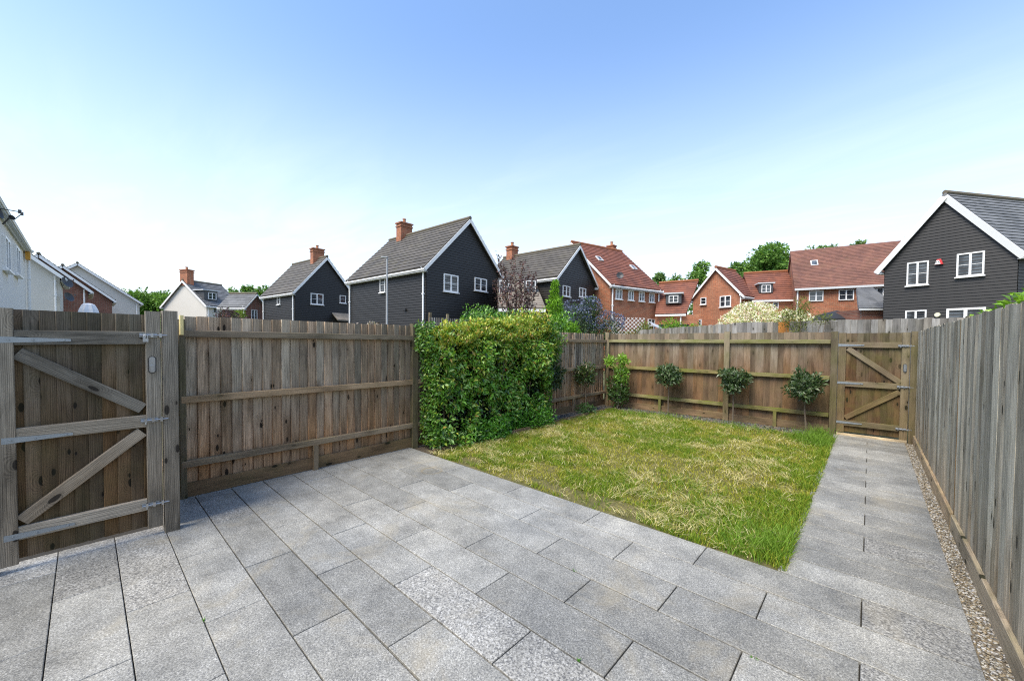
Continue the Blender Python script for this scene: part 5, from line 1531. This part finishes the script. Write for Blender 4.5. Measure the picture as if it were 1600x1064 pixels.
for k in range(N):
    a_, b_ = ring[k], ring[(k + 1) % N]
    mb.hexa([(x0_ + a_[0] * .62, y0_ + a_[1] * .62, 2.50), (x0_ + a_[0] * .8, y0_ + a_[1] * .8, 2.50), (x0_ + b_[0] * .8, y0_ + b_[1] * .8, 2.50), (x0_ + b_[0] * .62, y0_ + b_[1] * .62, 2.50),
             (x0_ + a_[0] * .62, y0_ + a_[1] * .62, 2.72), (x0_ + a_[0] * .8, y0_ + a_[1] * .8, 2.72), (x0_ + b_[0] * .8, y0_ + b_[1] * .8, 2.72), (x0_ + b_[0] * .62, y0_ + b_[1] * .62, 2.72)])
mb.build('rim_pad', M_blackcan, tb)
mb = MB(); mb.add([(x0_ + a * .62, y0_ + c * .62, 2.62) for a, c in ring] + [(x0_ + a * .62, y0_ + c * .62, 2.60) for a, c in ring], [tuple(range(N)), tuple(range(2 * N - 1, N - 1, -1))]); mb.build('mat', M_blackcan, tb)
mb = MB()
for k in range(0, N, 4): mb.tube((x0_ + ring[k][0] * .75, y0_ + ring[k][1] * .75, 0), (x0_ + ring[k][0] * .75, y0_ + ring[k][1] * .75, 2.5), .025, n=6)
mb.build('frame', M_lamp, tb)
# black gazebo with white eaves
gz = thing('gazebo', polar(1307, 22) + (0,), 'low black gazebo roof with white frame before long brick house', 'gazebo')
x0_, y0_ = polar(1304, 22); ap = Vector((x0_, y0_, 3.62)); h_ = 1.15; N = 6
dx_, dy_ = Vector((.739, .674, 0)), Vector((-.674, .739, 0))
P4 = [ap + dx_ * sx * h_ * 1.0 + dy_ * sy * h_ - U * .52 for sx, sy in ((-1, -1), (1, -1), (1, 1), (-1, 1))]
mb = MB()
mid4 = [ap.lerp(P4[i], .55) + U * .05 for i in range(4)]
mb.add([ap] + mid4 + P4 + [p - U * .08 for p in P4], [(0, 1 + i, 1 + (i + 1) % 4) for i in range(4)] + [(1 + i, 5 + i, 5 + (i + 1) % 4, 1 + (i + 1) % 4) for i in range(4)] + [(5 + i, 9 + i, 9 + (i + 1) % 4, 5 + (i + 1) % 4) for i in range(4)])
mb.build('canopy', M_blackcan, gz)
mb = MB()
for i in range(4):
    p, q = P4[i] - U * .14, P4[(i + 1) % 4] - U * .14
    bar(mb, p * .98 + ap * .02, q * .98 + ap * .02, .10, .04, U)
    mb.tube((p.x, p.y, 0), p, .04, n=8)
mb.build('frame', M_upvc, gz)
# white folded parasol at the left
x0_, y0_ = polar(139, 12.0)
ps = thing('parasol', (x0_, y0_, 0), 'folded white parasol top showing above the near gate', 'parasol')
mb = MB(); mb.tube((x0_, y0_, 0), (x0_, y0_, 2.75), .02, n=8); mb.build('pole', M_lamp, ps)
mb = MB(); N = 16; prof = [(2.74, .05), (2.70, .13), (2.55, .19), (2.35, .24), (2.0, .22), (1.5, .15)]
vs = []
for z_, r__ in prof:
    for k in range(N):
        rr = r__ * (1 + (.14 if k % 2 else -.10)); vs.append((x0_ + math.cos(2 * math.pi * k / N) * rr, y0_ + math.sin(2 * math.pi * k / N) * rr, z_))
fs = [(j * N + k, j * N + (k + 1) % N, (j + 1) * N + (k + 1) % N, (j + 1) * N + k) for j in range(len(prof) - 1) for k in range(N)] + [tuple(range(N))]
mb.add(vs, fs); mb.build('canopy', M_canvas, ps)

# weeds in the paving joints
for (x_, y_, lab) in ((-2.86, .45, 'tiny green weed in the joint before the near gate'), (-1.08, 1.71, 'tiny weed in a paving joint at the middle of the patio'), (-1.55, 2.37, 'tiny tuft of grass in a joint of the upper patio'), (-.42, 2.35, 'tiny tuft of grass in a joint near the lawn corner')):
    k = 9; x = np.full(k, x_) + rng.normal(0, .008, k); y = np.full(k, y_) + rng.normal(0, .004, k)
    V, F, C = blades(x, y, np.full(k, -.004), .012 + .012 * rng.random(k), np.full(k, .005), .5 + .6 * rng.random(k), .3 * rng.random(k), palette(k, [(.06, .2, .02), (.1, .26, .03)], [1, 1]))
    mesh_obj('weed', fast_mesh('weed', V, F, M_grass, C), label=lab, cat='weed', group='weeds in the paving joints')
